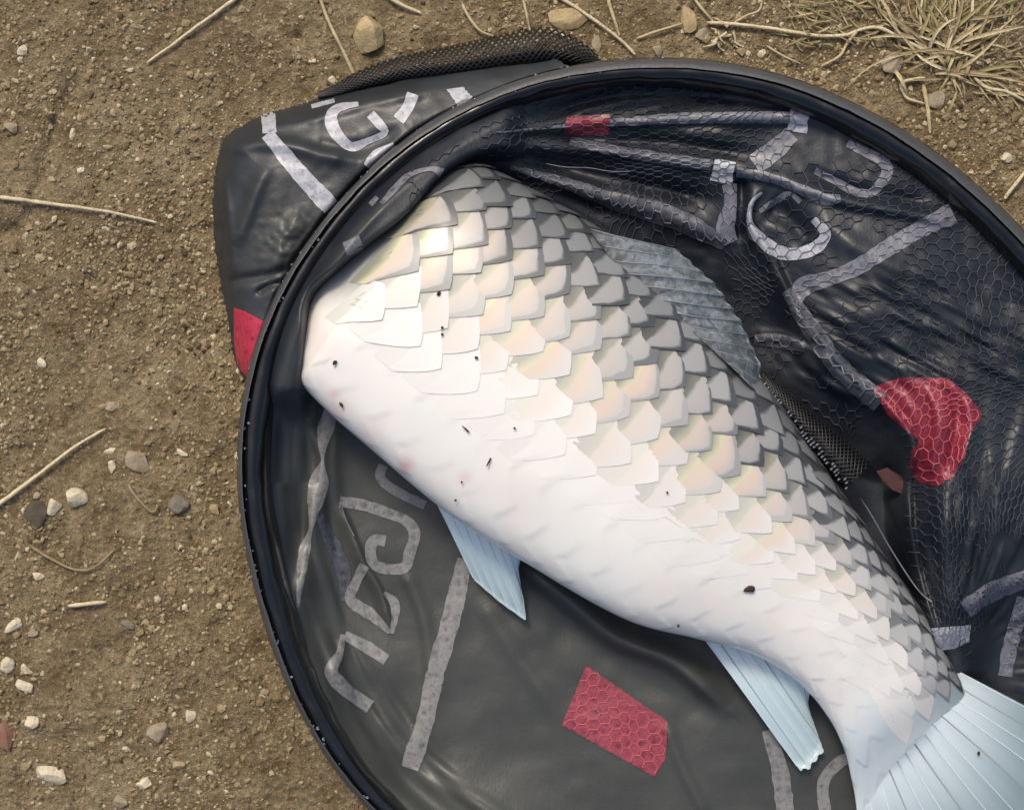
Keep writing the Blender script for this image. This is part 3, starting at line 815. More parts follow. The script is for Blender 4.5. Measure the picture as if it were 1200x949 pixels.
# ------------------------------------------------------------------ coarse black mesh: roll outside the hoop, and a strip beside the fish
def coarse(P, name, pitch, label, base_z, bulge, lift_side=0, parent=net, backing='mesh_tan', shine=0, thw=1.25, b0=-1):
    """P rows: x, y, width. A half-round strip of diagonal threads over a darker backing."""
    Q = resample(P, 3)
    T = np.gradient(Q[:, :2], axis=0); T /= np.linalg.norm(T, axis=1)[:, None]
    N = np.stack([-T[:, 1], T[:, 0]], 1)
    L = np.r_[0, np.cumsum(np.hypot(*np.diff(Q[:, :2], axis=0).T))]
    def surf(s, b, dz=0.):
        s = np.asarray(s, float); b = np.asarray(b, float)
        q = [np.interp(s, L, Q[:, k]) for k in range(3)]
        n0 = np.interp(s, L, N[:, 0]); n1 = np.interp(s, L, N[:, 1])
        x = q[0] + n0 * q[2] / 2 * b; y = q[1] + n1 * q[2] / 2 * b
        z = base_z(x, y) + bulge * np.sqrt(np.clip(1 - np.abs(b) ** 2.2, 0, 1)) * np.clip(q[2] / P[len(P) // 2][2], .2, 1.2) + 1.2 * vnoise(s, b * 12, 22, 91)
        return W(x, y, z + dz)
    S, B = np.meshgrid(np.arange(0, L[-1] + .1, 3), np.linspace(b0, 1, 15), indexing='ij')
    o = link(name, mesh(name, surf(S, B, -.9).reshape(-1, 3) - NROOT, grid_faces(*S.shape), M[backing]), parent)
    o['label'] = label
    JJ = Join()
    wid = P[len(P) // 2][2]
    for sgn in (1, -1):
        for s0 in np.arange(-wid * 1.6, L[-1] + wid * 1.6, pitch * 1.41):
            b = np.linspace(-.98, .98, 15)
            s = s0 + sgn * b * wid / 2 * 1.25 + 1.2 * vnoise(b * 20 + s0, b * 0, 14, 92 + sgn)
            ok = (s > 0) & (s < L[-1])
            if ok.sum() < 3: continue
            b, s = b[ok], s[ok]
            P3 = surf(s, b, .35)
            tv, tf = tube(P3, thw * K * .8, 4, False)
            JJ.add(tv - NROOT, tf)
    vv, ff = JJ.get()
    tag(link('coarse_threads', mesh('coarse_threads', vv, ff, M['mesh_black']), o), kind='stuff')
    return o
coarse([(372, 113, 6), (395, 106, 14), (430, 92, 24), (480, 80, 32), (540, 71, 38), (600, 60, 44), (640, 55, 46), (672, 62, 34), (702, 74, 12)], 'mesh_roll', 5.2, 'roll of coarse black mesh behind the hoop', lambda x, y: 5 + 0 * x, 15, b0=.15, backing='mesh_black', thw=1.5)
coarse([(890, 440, 10), (914, 464, 20), (946, 498, 30), (977, 530, 40), (1006, 560, 44)], 'mesh_strip', 4.2, 'ribbed black mesh strip beside the fish back', lambda x, y: 32 + 0 * x, 14, backing='rim')

# pale beads added for the bright highlight dots along the strip's edge
JJ = Join()
Qs = resample([(893, 448), (915, 475), (944, 508), (972, 541), (994, 570)], 4.6)
for k, (x, y) in enumerate(Qs):
    for dd in (-3.2, 1.5):
        if RNG.random() < .3: continue
        x = x + RNG.normal(0, .5); y = y + RNG.normal(0, .5)
        c = W(x + dd * .75, y - dd * .6, 49 + 1.5 * math.sin(k))
        tv, tf = tube(np.stack([c - [.0007, .0005, 0], c + [.0007, .0005, .0002]]), .0006, 6)
        JJ.add(tv - NROOT, tf)
vv, ff = JJ.get()
tag(link('glint_dots', mesh('glint_dots', vv, ff, M['print_mid']), net), kind='stuff')
# small pinkish brown piece of unclear kind in the dark hollow
tv = [W(x, y, z) - NROOT for x, y, z in [(1027, 552, 24), (1040, 548, 26), (1055, 557, 27), (1064, 570, 25), (1060, 580, 22), (1046, 574, 22), (1034, 564, 22)]]
tv = np.array(tv); tv = np.r_[tv, tv - [0, 0, .0012]]
link('pinkish_piece', mesh('pinkish_piece', tv, [list(range(6, -1, -1)), list(range(7, 14))] + [[i, (i + 1) % 7, 7 + (i + 1) % 7, 7 + i] for i in range(7)], M['tag'], smooth=False), net)['label'] = 'small pinkish brown piece'
# loose hem lines
for P, r in [([(1008, 583, 22), (1022, 605, 22), (1045, 645, 20), (1075, 690, 24), (1092, 705, 30)], .9), ([(640, 192, 36), (662, 196, 37), (690, 197, 38), (715, 201, 38), (738, 201, 38)], .45), ([(400, 592, 15), (406, 610, 14), (415, 628, 14)], .7)]:
    Q = resample(P, 6)
    tv, tf = tube(W(Q[:, 0], Q[:, 1], np.maximum(Q[:, 2], F(Q[:, 0], Q[:, 1]) + .8)), r * K, 6)
    link('hem_cord', mesh('hem_cord', tv - NROOT, tf, M['wire_mid']), net)
# water beads along the hoop
JJ = Join()
import bmesh
bm = bmesh.new(); bmesh.ops.create_icosphere(bm, subdivisions=2, radius=1)
ICO_V = np.array([v.co[:] for v in bm.verts]); ICO_F = np.array([[v.index for v in f.verts] for f in bm.faces]); bm.free()
bm = bmesh.new(); bmesh.ops.create_icosphere(bm, subdivisions=1, radius=1)
ICO1_V = np.array([v.co[:] for v in bm.verts]); ICO1_F = np.array([[v.index for v in f.verts] for f in bm.faces]); bm.free()
bm = bmesh.new(); bmesh.ops.create_icosphere(bm, subdivisions=3, radius=1)
ICO3_V = np.array([v.co[:] for v in bm.verts]); ICO3_F = np.array([[v.index for v in f.verts] for f in bm.faces]); bm.free()
pz_dr = np.array([p[0] for p in prof[2:]]); pz_z = np.array([p[1] for p in prof[2:]])
for k in range(200):
    a = -RNG.uniform(1.5, 4.0) if k < 190 else RNG.uniform(-math.pi, math.pi)
    a = (a + math.pi) % (2 * math.pi) - math.pi
    dr = abs(RNG.normal(4, 3.5)) if k < 215 else RNG.uniform(2, 30)
    x, y = ring_pt(a, dr)
    r = RNG.uniform(.5, 1.9) * K
    JJ.add(ICO_V * [r, r, r * .7] + W(x, y, np.interp(dr, pz_dr, pz_z) + .7) - NROOT, np.c_[ICO_F, ICO_F[:, :1]][:, :3])
vv, ff = JJ.get()
tag(link('water_beads', mesh('water_beads', vv, ff, M['bead']), net), kind='stuff')

# ================================================================== fish
ST = np.array([  # belly x,y  dorsal x,y  half thickness mm
    (338, 352, 382, 286, 8),
    (340, 405, 440, 236, 23),
    (348, 436, 505, 206, 32),
    (362, 461, 562, 194, 37),
    (450, 541, 645, 236, 40),
    (540, 613, 726, 284, 41),
    (640, 674, 808, 350, 40),
    (735, 726, 882, 432, 37),
    (815, 748, 936, 505, 33),
    (885, 768, 988, 580, 29),
    (940, 803, 1037, 652, 25),
    (972, 842, 1080, 715, 21),
    (990, 880, 1112, 772, 17),
    (1000, 922, 1130, 806, 10),
    (1006, 964, 1146, 838, 4.5),
    (1012, 1010, 1166, 872, 1.6),
], float)
NS = len(ST)
def body_pt(s, phi, off=0.0):
    """s station 0..NS-1, phi 0 dorsal .. pi belly (top side), offset outward mm -> world"""
    q = catmull(ST, s)
    bx0, by0, dx0, dy0, h = [q[..., k] for k in range(5)]
    c, sn = np.cos(phi), np.sin(phi)
    sz = np.sign(sn) * np.abs(sn) ** .66
    mxx, myy = (bx0 + dx0) / 2, (by0 + dy0) / 2
    hx, hy = (dx0 - bx0) / 2, (dy0 - by0) / 2
    hw = np.hypot(hx, hy) + 1e-6
    zc = 7 + h * .93
    nz = sn * hw * K * 1000; nc = c * h
    nl = np.hypot(nz, nc) + 1e-6
    cc = c + off * (nc / nl) / (K * 1000) / hw
    z = zc + h * sz + off * (nz / nl)
    # parallax-free placement: outline pixels are given at the silhouette height
    return W(mxx + hx * cc, myy + hy * cc, z)
FROOT = W(740, 520, 0) + [0, 0, .005]
fish = empty('fish', tuple(FROOT))
tag(fish, 'large silvery white carp lying on its side in the net', 'fish')
ns, nph = 400, 180
ss = np.linspace(0, NS - 1, ns); ph = np.linspace(0, 2 * math.pi, nph, endpoint=False)
SS, PH = np.meshgrid(ss, ph, indexing='ij')
# shallow scale relief on the belly
rowp = math.pi / 14.5
q = catmull(ST, ss); mid = (q[:, :2] + q[:, 2:4]) / 2
arc = np.r_[0, np.cumsum(np.hypot(*np.diff(mid, axis=0).T))]
ARC = np.interp(SS, ss, arc)
def relief_fn(A_, P_):
    """faint overlapping scale edges of the slimy belly, mm"""
    saw = (A_ / 43 + .5 * np.abs((P_ / rowp) % 2 - 1) - .12 * P_ / rowp) % 1
    return .55 * saw ** 1.6 * sstep(.56, .68, P_ / math.pi) * (1 - sstep(.93, 1, P_ / math.pi)) * (.75 + .5 * vnoise(A_, P_ * 60, 40, 103))
relief = relief_fn(ARC, np.where(PH <= math.pi, PH, math.pi))
def lumps(S_, P_): return .8 * fbm(S_ * 60, P_ * 60, 70, 2, 101)
lump = lumps(SS, PH)
bv = body_pt(SS, PH, relief + lump).reshape(-1, 3) - FROOT
fr = np.where(PH <= math.pi, PH, 2 * math.pi - PH) / math.pi
tailblue = sstep(10.6, 12.6, SS) * (.5 + .5 * fr)
bpx = 600 + bv[:, 0] * 0
wp = bv + FROOT
ppx = PCX + wp[:, 0] / (K * (1 - wp[:, 2] / H)); ppy = PCY - wp[:, 1] / (K * (1 - wp[:, 2] / H))
bru = np.zeros(len(bv))
for x, y, r, k in [(475, 546, 9, .6), (392, 462, 6, .45), (545, 560, 8, .3), (560, 640, 16, .25), (590, 655, 10, .35), (395, 480, 14, .22), (480, 440, 5, .4), (518, 436, 5, .4), (430, 510, 20, .12), (990, 765, 8, .2), (972, 740, 7, .2), (975, 700, 7, .15), (750, 600, 8, .2), (715, 570, 6, .35), (600, 590, 30, .08), (380, 400, 25, .12)]:
    bru = np.maximum(bru, k * np.exp(-((ppx - x) ** 2 + (ppy - y) ** 2) / r ** 2))
# countershading follows the flank; shift so that the back is grey, flank and belly white
fcol = (fr + .02 * vnoise(SS * 40, PH * 40, 30, 102)).ravel()
fcol = fcol - .03 + (.10 * sstep(7, 11, SS)).ravel() - .06 * (1 - sstep(2.5, 5, SS)).ravel()
battr = np.stack([np.clip(fcol, 0, 1), np.clip(tailblue.ravel() * 1.25, 0, 1), bru], 1)
body = link('body', mesh('body', bv, grid_faces(ns, nph)[:, ::-1], M['skin'], attrs={'body': battr}), fish)
# close the tube round phi and the two ends
def close_body():
    me = body.data
    bm = bmesh.new(); bm.from_mesh(me); bm.verts.ensure_lookup_table()
    for i in range(ns - 1):
        a = i * nph + nph - 1; b = (i + 1) * nph + nph - 1
        bm.faces.new((bm.verts[a], bm.verts[i * nph], bm.verts[(i + 1) * nph], bm.verts[b])).smooth = True
    bm.faces.new([bm.verts[k] for k in range(nph)]); bm.faces.new([bm.verts[(ns - 1) * nph + k] for k in range(nph - 1, -1, -1)])
    bmesh.ops.recalc_face_normals(bm, faces=bm.faces[:])
    bm.to_mesh(me); bm.free(); me.update()
close_body()
# scales
s_pos = []
a0 = np.interp(2.55, ss, arc); aend = np.interp(12.0, ss, arc)
a = a0
while a < aend:
    s_pos.append(a)
    s_here = np.interp(a, arc, ss); w_ = np.hypot(*(catmull(ST, np.array([s_here]))[0, 2:4] - catmull(ST, np.array([s_here]))[0, :2]))
    a += 24 + 20 * min(1, w_ / 375)
def pitch_at(a):
    s_here = np.interp(a, arc, ss); qq = catmull(ST, np.array([s_here]))[0]
    return 24 + 20 * min(1, np.hypot(qq[2] - qq[0], qq[3] - qq[1]) / 375)
nb, tt = 9, np.array([0, .2, .4, .6, .75, .88, 1.0])
n_scale = 0
for r in range(0, 13):
    phi_c = (.55 + r) * rowp
    for k, ac in enumerate(s_pos):
        pch = pitch_at(ac)
        c0 = ac + (pch * .5 if r & 1 else 0) + RNG.normal(0, 1.6)
        sl = np.interp(c0, arc, ss)
        ffrac = -.035 + phi_c / math.pi + .10 * sstep(7, 11, sl) - .06 * (1 - sstep(2.5, 5, sl))
        bury = sstep(.33, .66, phi_c / math.pi + .05 * sstep(6, 10, sl) + RNG.normal(0, .022))      # belly scales lie flat in slime
        if bury > .97 or n_scale >= 300: continue
        b = np.linspace(-1, 1, nb)
        amax = .42 + .58 * (1 - np.abs(b) ** RNG.uniform(1.08, 1.3))
        Bg, Tg = np.meshgrid(b, tt, indexing='ij')
        Ag = Tg * amax[:, None]
        wj = 1.06 + RNG.normal(0, .05); sz_j = RNG.normal(0, .07); skew = RNG.normal(-.26, .05)
        ph_g = np.clip(phi_c + RNG.normal(0, .012) + Bg * rowp * wj, .0, math.pi)
        sg = np.interp(c0 - .5 * pch + Ag * (1.5 + sz_j) * pch + Bg * skew * pch, arc, ss)
        curl = RNG.uniform(.9, 1.1) * (1.0 + (1.3 * RNG.random() if r < 4 and RNG.random() < .3 else 0))
        lift = (.12 + .62 * Ag * curl) * (1 - .78 * bury)
        lift = lift + .22 * np.cos(Bg * 3) * (1 - bury) * Ag
        lift = lift + (.25 + .6 * Ag) * (1 - sstep(2.8, 4.6, sl))
        v = body_pt(sg, ph_g, lift + lumps(sg, ph_g) + relief_fn(np.interp(sg, ss, arc), ph_g)).reshape(-1, 3) - FROOT
        uv = np.stack([np.clip(Tg, 0, 1), Bg * .5 + .5], -1).reshape(-1, 2)
        uv[:, 0] = (Tg * (.35 * amax[:, None] + .65)).ravel()
        warm = float(np.clip(np.exp(-((phi_c / math.pi - .42) / .11) ** 2) * (1 - sstep(8, 11, sl)) * RNG.uniform(.35, 1.1), 0, 1))
        tone = np.tile([np.clip(ffrac + RNG.normal(0, .018), 0, 1), warm, RNG.random()], (len(v), 1))
        link('scale', mesh('scale', v, grid_faces(nb, len(tt))[:, ::-1], M['scale'], attrs={'tone': tone}, uv=uv), body)
        n_scale += 1
print('scales', n_scale)

def fin(name, root, tip, zr, zt, nray, mat, raymat, label, ridge=.5, bow=2.0, curl=0.0, scallop=.03, rayw=.55, step=5):
    """root / tip polylines in photo pixels; u runs along them, v from root to tip"""
    root, tip = np.asarray(root, float), np.asarray(tip, float)
    nu = nray * step + 1; nv = 16
    u = np.linspace(0, 1, nu); v = np.linspace(0, 1, nv)
    def along(P, t):
        L = np.r_[0, np.cumsum(np.hypot(*np.diff(P, axis=0).T))]; L /= L[-1]
        return np.stack([np.interp(t, L, P[:, 0]), np.interp(t, L, P[:, 1])], -1)
    def pos(U, V, dz=0):
        A, B = along(root, U), along(tip, U)
        sc = 1 - scallop * (1 - np.abs(np.cos(U * nray * math.pi))) * V ** 3
        Q = A + (B - A) * (V * sc)[..., None]
        Uw = U + .5 / nray * vnoise(U * 90, V * 18, 22, 112)
        rdg = ridge * (np.cos(Uw * nray * math.pi) ** 2 - .5) * (.25 + .75 * V) * (1 + .6 * vnoise(U * 50, V * 3, 9, 113))
        z0 = zr(U) if callable(zr) else zr
        z = z0 + (zt - z0) * V + bow * np.sin(V * math.pi) + rdg + curl * np.sin(U * 5 + 1) * V + 1.2 * vnoise(U * 60, V * 40, 14, 111) * (.3 + V)
        return W(Q[..., 0], Q[..., 1], z + dz)
    U, V = np.meshgrid(u, v, indexing='ij')
    top = pos(U, V).reshape(-1, 3); bot = pos(U, V, -.7).reshape(-1, 3)
    f = np.r_[grid_faces(nu, nv), grid_faces(nu, nv)[:, ::-1] + nu * nv]
    n0 = nu * nv
    rim = [i * nv for i in range(nu)] + [(nu - 1) * nv + j for j in range(1, nv)] + [i * nv + nv - 1 for i in range(nu - 2, -1, -1)] + [j for j in range(nv - 2, 0, -1)]
    rim = np.array(rim); r2 = np.roll(rim, -1)
    f = np.r_[f, np.stack([rim, r2, r2 + n0, rim + n0], 1)]
    g = np.r_[V.ravel(), V.ravel()]
    o = link(name, mesh(name, np.r_[top, bot] - FROOT, f, M[mat], attrs={'fin': g}), fish)
    o['label'] = label
    for k in range(nray + 1):
        vv_ = np.linspace(.02, .97, 12); uu_ = np.full(12, k / nray) + .008 * np.sin(vv_ * 4 + k)
        tv, tf = tube(pos(np.clip(uu_, 0, 1), vv_, .1), np.linspace(rayw, rayw * .45, 12) * .001, 6)
        link('fin_ray', mesh('fin_ray', tv - FROOT, tf, M[raymat if not isinstance(raymat, list) else raymat[k % len(raymat)]]), o)
    return o
fin('pelvic_fin', [(500, 566), (545, 590), (580, 614), (612, 638)], [(556, 680), (586, 706), (617, 728), (614, 704), (607, 668)], 30, 17, 8, 'fin_blue', ['ray', 'ray', 'ray'], 'pale blue pointed fin under the belly', .5, 3, 0, .01, .4)
fin('anal_fin', [(806, 722), (860, 742), (912, 764), (952, 792)], [(938, 903), (948, 902), (966, 880), (946, 826)], 27, 14, 8, 'fin_blue', ['ray', 'ray_dark', 'ray'], 'pale blue fin below the tail root', .7, 3, .5, .02, .4)
fin('dorsal_fin', [(690, 268), (722, 312), (770, 355), (815, 392), (868, 440)], [(795, 293), (840, 333), (868, 374), (891, 424), (894, 466)], 70, 52, 11, 'fin_grey', ['ray_grey', 'ray_grey', 'ray_grey'], 'grey crumpled fin folded along the back', 2.0, 5, 3.0, .05, .35)
fin('tail_fin', [(1104, 776), (1100, 815), (1080, 855), (1045, 890), (1001, 915)], [(1290, 872), (1320, 980), (1270, 1085), (1160, 1130), (1020, 1110)], lambda u_: 9 + 15 * np.sin(np.pi * np.clip(u_, 0, 1)) ** .6, 14, 13, 'fin_tail', ['ray', 'ray_dark', 'ray'], 'pale blue grey fan shaped tail fin', 1.3, 4, 2.5, .04, .4)
# ragged torn scales where the dorsal fin meets the back
for x, y, rr, rt in [(668, 264, 14, .3), (690, 275, 12, 1.1), (706, 292, 15, .7), (716, 312, 11, 1.9), (733, 318, 13, .4), (742, 336, 12, 1.4), (768, 345, 12, .2), (776, 366, 11, 1.0), (560, 218, 13, -.8), (612, 236, 12, -.7), (637, 268, 12, -.7), (540, 232, 11, -.2)]:
    n = 10
    an = np.linspace(0, 2 * math.pi, n, endpoint=False)
    rad = rr * (.75 + .35 * RNG.random(n)) * .5
    ex = rad * np.cos(an) * 1.25; ey = rad * np.sin(an) * .8
    X = x + ex * math.cos(rt) - ey * math.sin(rt); Y = y + ex * math.sin(rt) + ey * math.cos(rt)
    zb = np.interp(y, [200, 380], [58, 62])
    up = 2.5 * np.cos(an + rt) + RNG.normal(0, .5, n)
    tv = np.r_[W(X, Y, zb + up), [W(x, y, zb + 1.2)], W(X, Y, zb + up - .7)]
    fcs = [[i, (i + 1) % n, n] for i in range(n)] + [[(i + 1) % n, i, n + 1 + i, n + 1 + (i + 1) % n] for i in range(n)]
    uvs = np.r_[np.stack([np.full(n, .8), np.full(n, .5)], 1), [[.6, .5]], np.stack([np.full(n, .8), np.full(n, .5)], 1)]
    link('loose_scale', mesh('loose_scale', tv - FROOT, [list(reversed(q_)) for q_ in fcs], M['scale'], attrs={'tone': np.tile([.22, .1, .5], (len(tv), 1))}, uv=uvs), body)

# ================================================================== things lying on the ground
def stone(px, py, rx, ry, rot, mat, label, hgt=.7, seed=0, cuts=13, sink=.42):
    rg = np.random.default_rng(500 + seed)
    v = ICO3_V.copy()
    for k in range(cuts):
        n = rg.normal(size=3); n /= np.linalg.norm(n)
        c = rg.uniform(.48, .82); dd = v @ n
        v = v - np.maximum(0, dd - c)[:, None] * n[None] * .95
    v *= 1 + .05 * vnoise(v[:, 0] * 10 + seed, v[:, 1] * 10 + v[:, 2] * 7, 6, 121)[:, None]
    v /= np.array([np.abs(v[:, 0]).max(), np.abs(v[:, 1]).max(), np.abs(v[:, 2]).max()])
    v = v * np.array([rx, ry, min(rx, ry) * hgt]) * K
    c_, s_ = math.cos(-rot), math.sin(-rot)
    v = np.stack([v[:, 0] * c_ - v[:, 1] * s_, v[:, 0] * s_ + v[:, 1] * c_, v[:, 2]], 1)
    base = W(px, py, 0); base[2] = float(G(np.array(px), np.array(py))) * .001
    v[:, 2] += min(rx, ry) * hgt * K * (1 - 2 * sink)
    o = link('stone', mesh('stone', v, ICO3_F, M[mat], smooth=False), None, tuple(base))
    return tag(o, label, 'stone')
stones = [
    (437, 41, 22, 25, .3, 'ochre', 'chunky ochre stone lying just above the mesh roll', .8),
    (88, 585, 15, 14, .4, 'pale', 'off-white angular stone, right one of a touching pair at left', .8),
    (63, 593, 10, 11, .9, 'pale', 'small white stone touching the left side of a bigger off-white one', .8),
    (42, 603, 14, 20, .1, 'dark', 'dark half buried stone beside the pair of white stones', .5),
    (160, 540, 18, 12, .45, 'beige', 'flat beige stone above the grey brown pebble', .6),
    (209, 592, 14, 12, .2, 'grey', 'round grey brown pebble left of the hoop', .7),
    (132, 476, 11, 7, .1, 'beige', 'small flat beige pebble near the end of a straw', .6),
    (60, 907, 19, 12, .08, 'pale', 'white brick shaped stone near the bottom left corner', .7),
    (187, 858, 14, 12, -.4, 'beige', 'pale blunt stone in the lower soil, right of the white brick shaped one', .7),
    (222, 839, 7, 8, .2, 'pale', 'little cream pebble just right of a pale blunt stone', .7),
    (10, 778, 9, 10, .3, 'pale', 'white pebble at the left edge, uppermost of a cluster', .8),
    (31, 784, 6, 8, -.2, 'pale', 'tiny white upright pebble right of the left edge pebble', .8),
    (29, 803, 13, 7, .5, 'pale', 'elongated white pebble lowest of the left edge cluster', .7),
    (39, 846, 9, 9, .2, 'pale', 'cream round pebble beside a reddish smudge', .8),
    (170, 918, 10, 7, -.5, 'pale', 'cream lopsided pebble near the bottom edge', .7),
    (16, 733, 13, 7, -.5, 'pale', 'slanting cream pebble at the left edge above the cluster', .7),
    (46, 675, 8, 5, .1, 'pale', 'small oval cream pebble below the long left straw', .7),
    (38, 742, 7, 5, -.4, 'beige', 'small beige pebble next to the slanting cream one', .7),
    (141, 940, 9, 9, .3, 'beige', 'pale pebble cut by the bottom edge of the picture', .7),
    (4, 862, 14, 22, .2, 'red', 'reddish stone cut by the left edge', .5),
    (668, 23, 25, 14, -.15, 'ochre', 'wide flat ochre stone at the top middle', .4),
    (805, 22, 11, 18, -.3, 'ochre', 'pinkish ochre stone at the top, left of the dry roots', .5),
    (824, 42, 10, 9, .5, 'beige', 'beige stone directly under the pinkish ochre stone', .5),
    (1046, 76, 17, 13, -.5, 'beige', 'beige triangular stone left of the grass tuft', .6),
    (1094, 118, 12, 15, .5, 'beige', 'brownish stone below the grass tuft', .5),
    (1178, 187, 7, 8, .2, 'pale', 'small cream pebble at right, outside the hoop', .8),
    (1106, 27, 7, 6, .1, 'ochre', 'tan pebble within the dry grass tuft', .8),
    (27, 61, 6, 8, .1, 'pale', 'small cream pebble near the top left corner', .8),
    (14, 150, 10, 7, .2, 'beige', 'beige pebble at the left edge beside the soil crack', .6),
    (85, 157, 4, 8, .35, 'pale', 'thin cream pebble right of the soil crack', .8),
    (94, 200, 5, 5, .6, 'pale', 'tiny cream pebble above the long horizontal straw', .8),
    (48, 425, 6, 8, -.1, 'pale', 'single cream pebble in smooth soil at mid left', .8),
    (130, 546, 5, 9, -.2, 'pale', 'upright cream pebble left of the flat beige stone', .7),
    (128, 528, 8, 5, -.3, 'pale', 'flattened cream pebble just below the slanted straw tip', .7),
    (215, 531, 9, 4, .6, 'pale', 'sliver of cream stone halfway between straw tip and hoop', .6),
    (388, 93, 5, 6, .1, 'pale', 'tiny cream pebble left of the mesh roll', .8),
    (700, 53, 7, 11, -.2, 'beige', 'thin beige stone pressed against the mesh roll end', .6),
    (772, 60, 8, 9, .2, 'beige', 'pale beige stone tucked against the top of the hoop', .6),
    (893, 62, 5, 6, .4, 'pale', 'cream pebble against the hoop below the dry roots', .8),
    (150, 232 + 500, 9, 6, .3, 'grey', 'dull grey brown pebble right of the short twig', .6),
]
for i, st in enumerate(stones):
    stone(st[0], st[1], st[2], st[3], st[4], st[5], st[6], st[7], i)

# loose crumbs and grit (nobody could count them)
n = 62000
gxr = RNG.uniform(-40, 1240, n); gyr = RNG.uniform(-40, 990, n)
okm = (dring(gxr, gyr) < 6) & ~in_poly(gxr, gyr, opoly)
dens = fbm(gxr, gyr, 130, 3, 131)
okm &= RNG.random(n) < np.clip(.62 + 1.1 * dens, .08, 1)
gxr, gyr = gxr[okm], gyr[okm]; n = len(gxr)
sz = np.clip(RNG.lognormal(math.log(1.75), .42, n), .8, 6.0)
pal = np.array([(.325, .252, .145), (.25, .185, .10), (.40, .318, .19), (.50, .415, .265), (.64, .55, .39), (.12, .084, .046), (.355, .272, .155)])
ci = RNG.choice(7, n, p=[.24, .2, .19, .12, .06, .08, .11])
ci = np.where((sz > 4.4) & (RNG.random(n) < .6), RNG.choice([0, 1, 2, 6], n), ci)
cols = pal[ci] * RNG.uniform(.8, 1.15, (n, 1))
shape = RNG.uniform(.65, 1.25, (n, 3)); shape[:, 2] *= .75
jit = 1 + RNG.normal(0, .24, (n, 12, 1))
ico = np.array(ICO1_V[:12]) if len(ICO1_V) == 12 else None
if ico is None: ico, icf = ICO1_V, ICO1_F
else: icf = ICO1_F
if len(ico) != 12: jit = 1 + RNG.normal(0, .14, (n, len(ico), 1))
rot = RNG.uniform(0, 6.28, n); cr, sr = np.cos(rot)[:, None], np.sin(rot)[:, None]
L = ico[None] * jit * shape[:, None] * (sz * K)[:, None, None]
L = np.stack([L[..., 0] * cr - L[..., 1] * sr, L[..., 0] * sr + L[..., 1] * cr, L[..., 2]], -1)
base = W(gxr, gyr, 0); base[:, 2] = G(gxr, gyr) * .001 + sz * K * .12
gv = (L + base[:, None]).reshape(-1, 3)
gf = (icf[None] + (np.arange(n) * len(ico))[:, None, None]).reshape(-1, 3)
tag(link('gravel', mesh('gravel', gv, gf, M['grain'], smooth=False, attrs={'tint': np.repeat(cols, len(ico), 0)})), 'loose brown crumbs and grit scattered over the soil', kind='stuff')

def stalk(P, r0, r1, mat, label, name='straw_stalk', lift=1.0, nodes=True):
    Q = resample(np.asarray(P, float), 5)
    n_ = len(Q)
    wob = .35 * vnoise(Q[:, 0], Q[:, 1], 16, 141)
    z = G(Q[:, 0], Q[:, 1]) + r0 * .5 + lift + (1.2 * np.sin(np.linspace(0, math.pi, n_)))
    R = np.linspace(r0, r1, n_) * (1 + .10 * vnoise(Q[:, 0] * 2, Q[:, 1] * 2, 9, 142))
    R[0] *= .6; R[-1] *= .4
    v, f = tube(W(Q[:, 0] + wob, Q[:, 1] + wob, z), R * K, 6)
    v[:, 2] = np.maximum(v[:, 2], -.001)
    c = W(*Q[n_ // 2], 0)
    o = link(name, mesh(name, v - c, f, M[mat]), None, tuple(c))
    return tag(o, label, 'twig' if name == 'twig' else 'straw', 'dry straw lying on the soil')
stalk([(172, 74), (195, 58), (235, 28), (290, -10)], 1.6, 2.6, 'straw_pale', 'pale straight straw slanting to the top edge, left of the ochre stone')
stalk([(-10, 230), (60, 239), (130, 249), (184, 261)], 2.7, 1.5, 'straw_pale', 'long pale straw lying nearly level at the upper left')
stalk([(-12, 598), (40, 560), (90, 522), (124, 502)], 3.0, 1.7, 'straw_pale', 'pale thick straw slanting in from the left edge at middle height')
stalk([(374, -5), (385, 25), (402, 60), (416, 90)], 2.0, 2.4, 'straw', 'straw pointing down at the left of the ochre stone')
stalk([(448, -8), (470, 6), (494, 16)], 2.6, 2.2, 'straw_pale', 'short straw at the top edge right of the ochre stone')
stalk([(541, 3), (548, 18), (562, 36), (582, 44)], 2.0, 1.6, 'straw', 'bent straw reaching the mesh roll')
stalk([(612, -5), (616, 12), (621, 36)], 2.0, 1.6, 'straw', 'short upright straw above the mesh roll')
stalk([(648, -6), (670, 6), (705, 30), (728, 48), (744, 64)], 2.2, 2.0, 'straw_pale', 'long straw running over the flat ochre stone')
stalk([(712, -4), (718, 18), (726, 42)], 2.6, 1.6, 'straw', 'thicker straw joining the long one above the hoop')
stalk([(746, 46), (768, 38), (800, 28)], 1.9, 1.3, 'straw', 'thin straw pointing at the pinkish ochre stone')
stalk([(650, 37), (660, 42), (668, 47)], 2.0, 1.4, 'straw_pale', 'tiny straw piece touching the end of the mesh roll')
stalk([(828, 27), (862, 29), (905, 34), (955, 42), (990, 42), (1006, 36)], 2.4, 2.2, 'straw_pale', 'long pale runner stem reaching right to the grass tuft')
stalk([(812, -4), (822, 10), (836, 26)], 2.0, 1.8, 'straw', 'straw joining the left end of the long runner stem')
stalk([(860, 27), (876, 18), (890, 12), (893, -6)], 1.6, 1.2, 'straw', 'thin straw crossing the runner stem upward')
stalk([(1004, 37), (1030, 33), (1060, 48), (1096, 66)], 2.2, 2.6, 'straw_pale', 'arched pale stem from the runner into the grass tuft')
stalk([(1006, 36), (992, 52), (984, 66), (962, 78)], 2.2, 1.4, 'straw', 'drooping straw under the end of the runner stem')
stalk([(898, 54), (918, 66), (938, 75)], 1.5, 1.1, 'straw', 'short straw just outside the hoop under the runner stem')
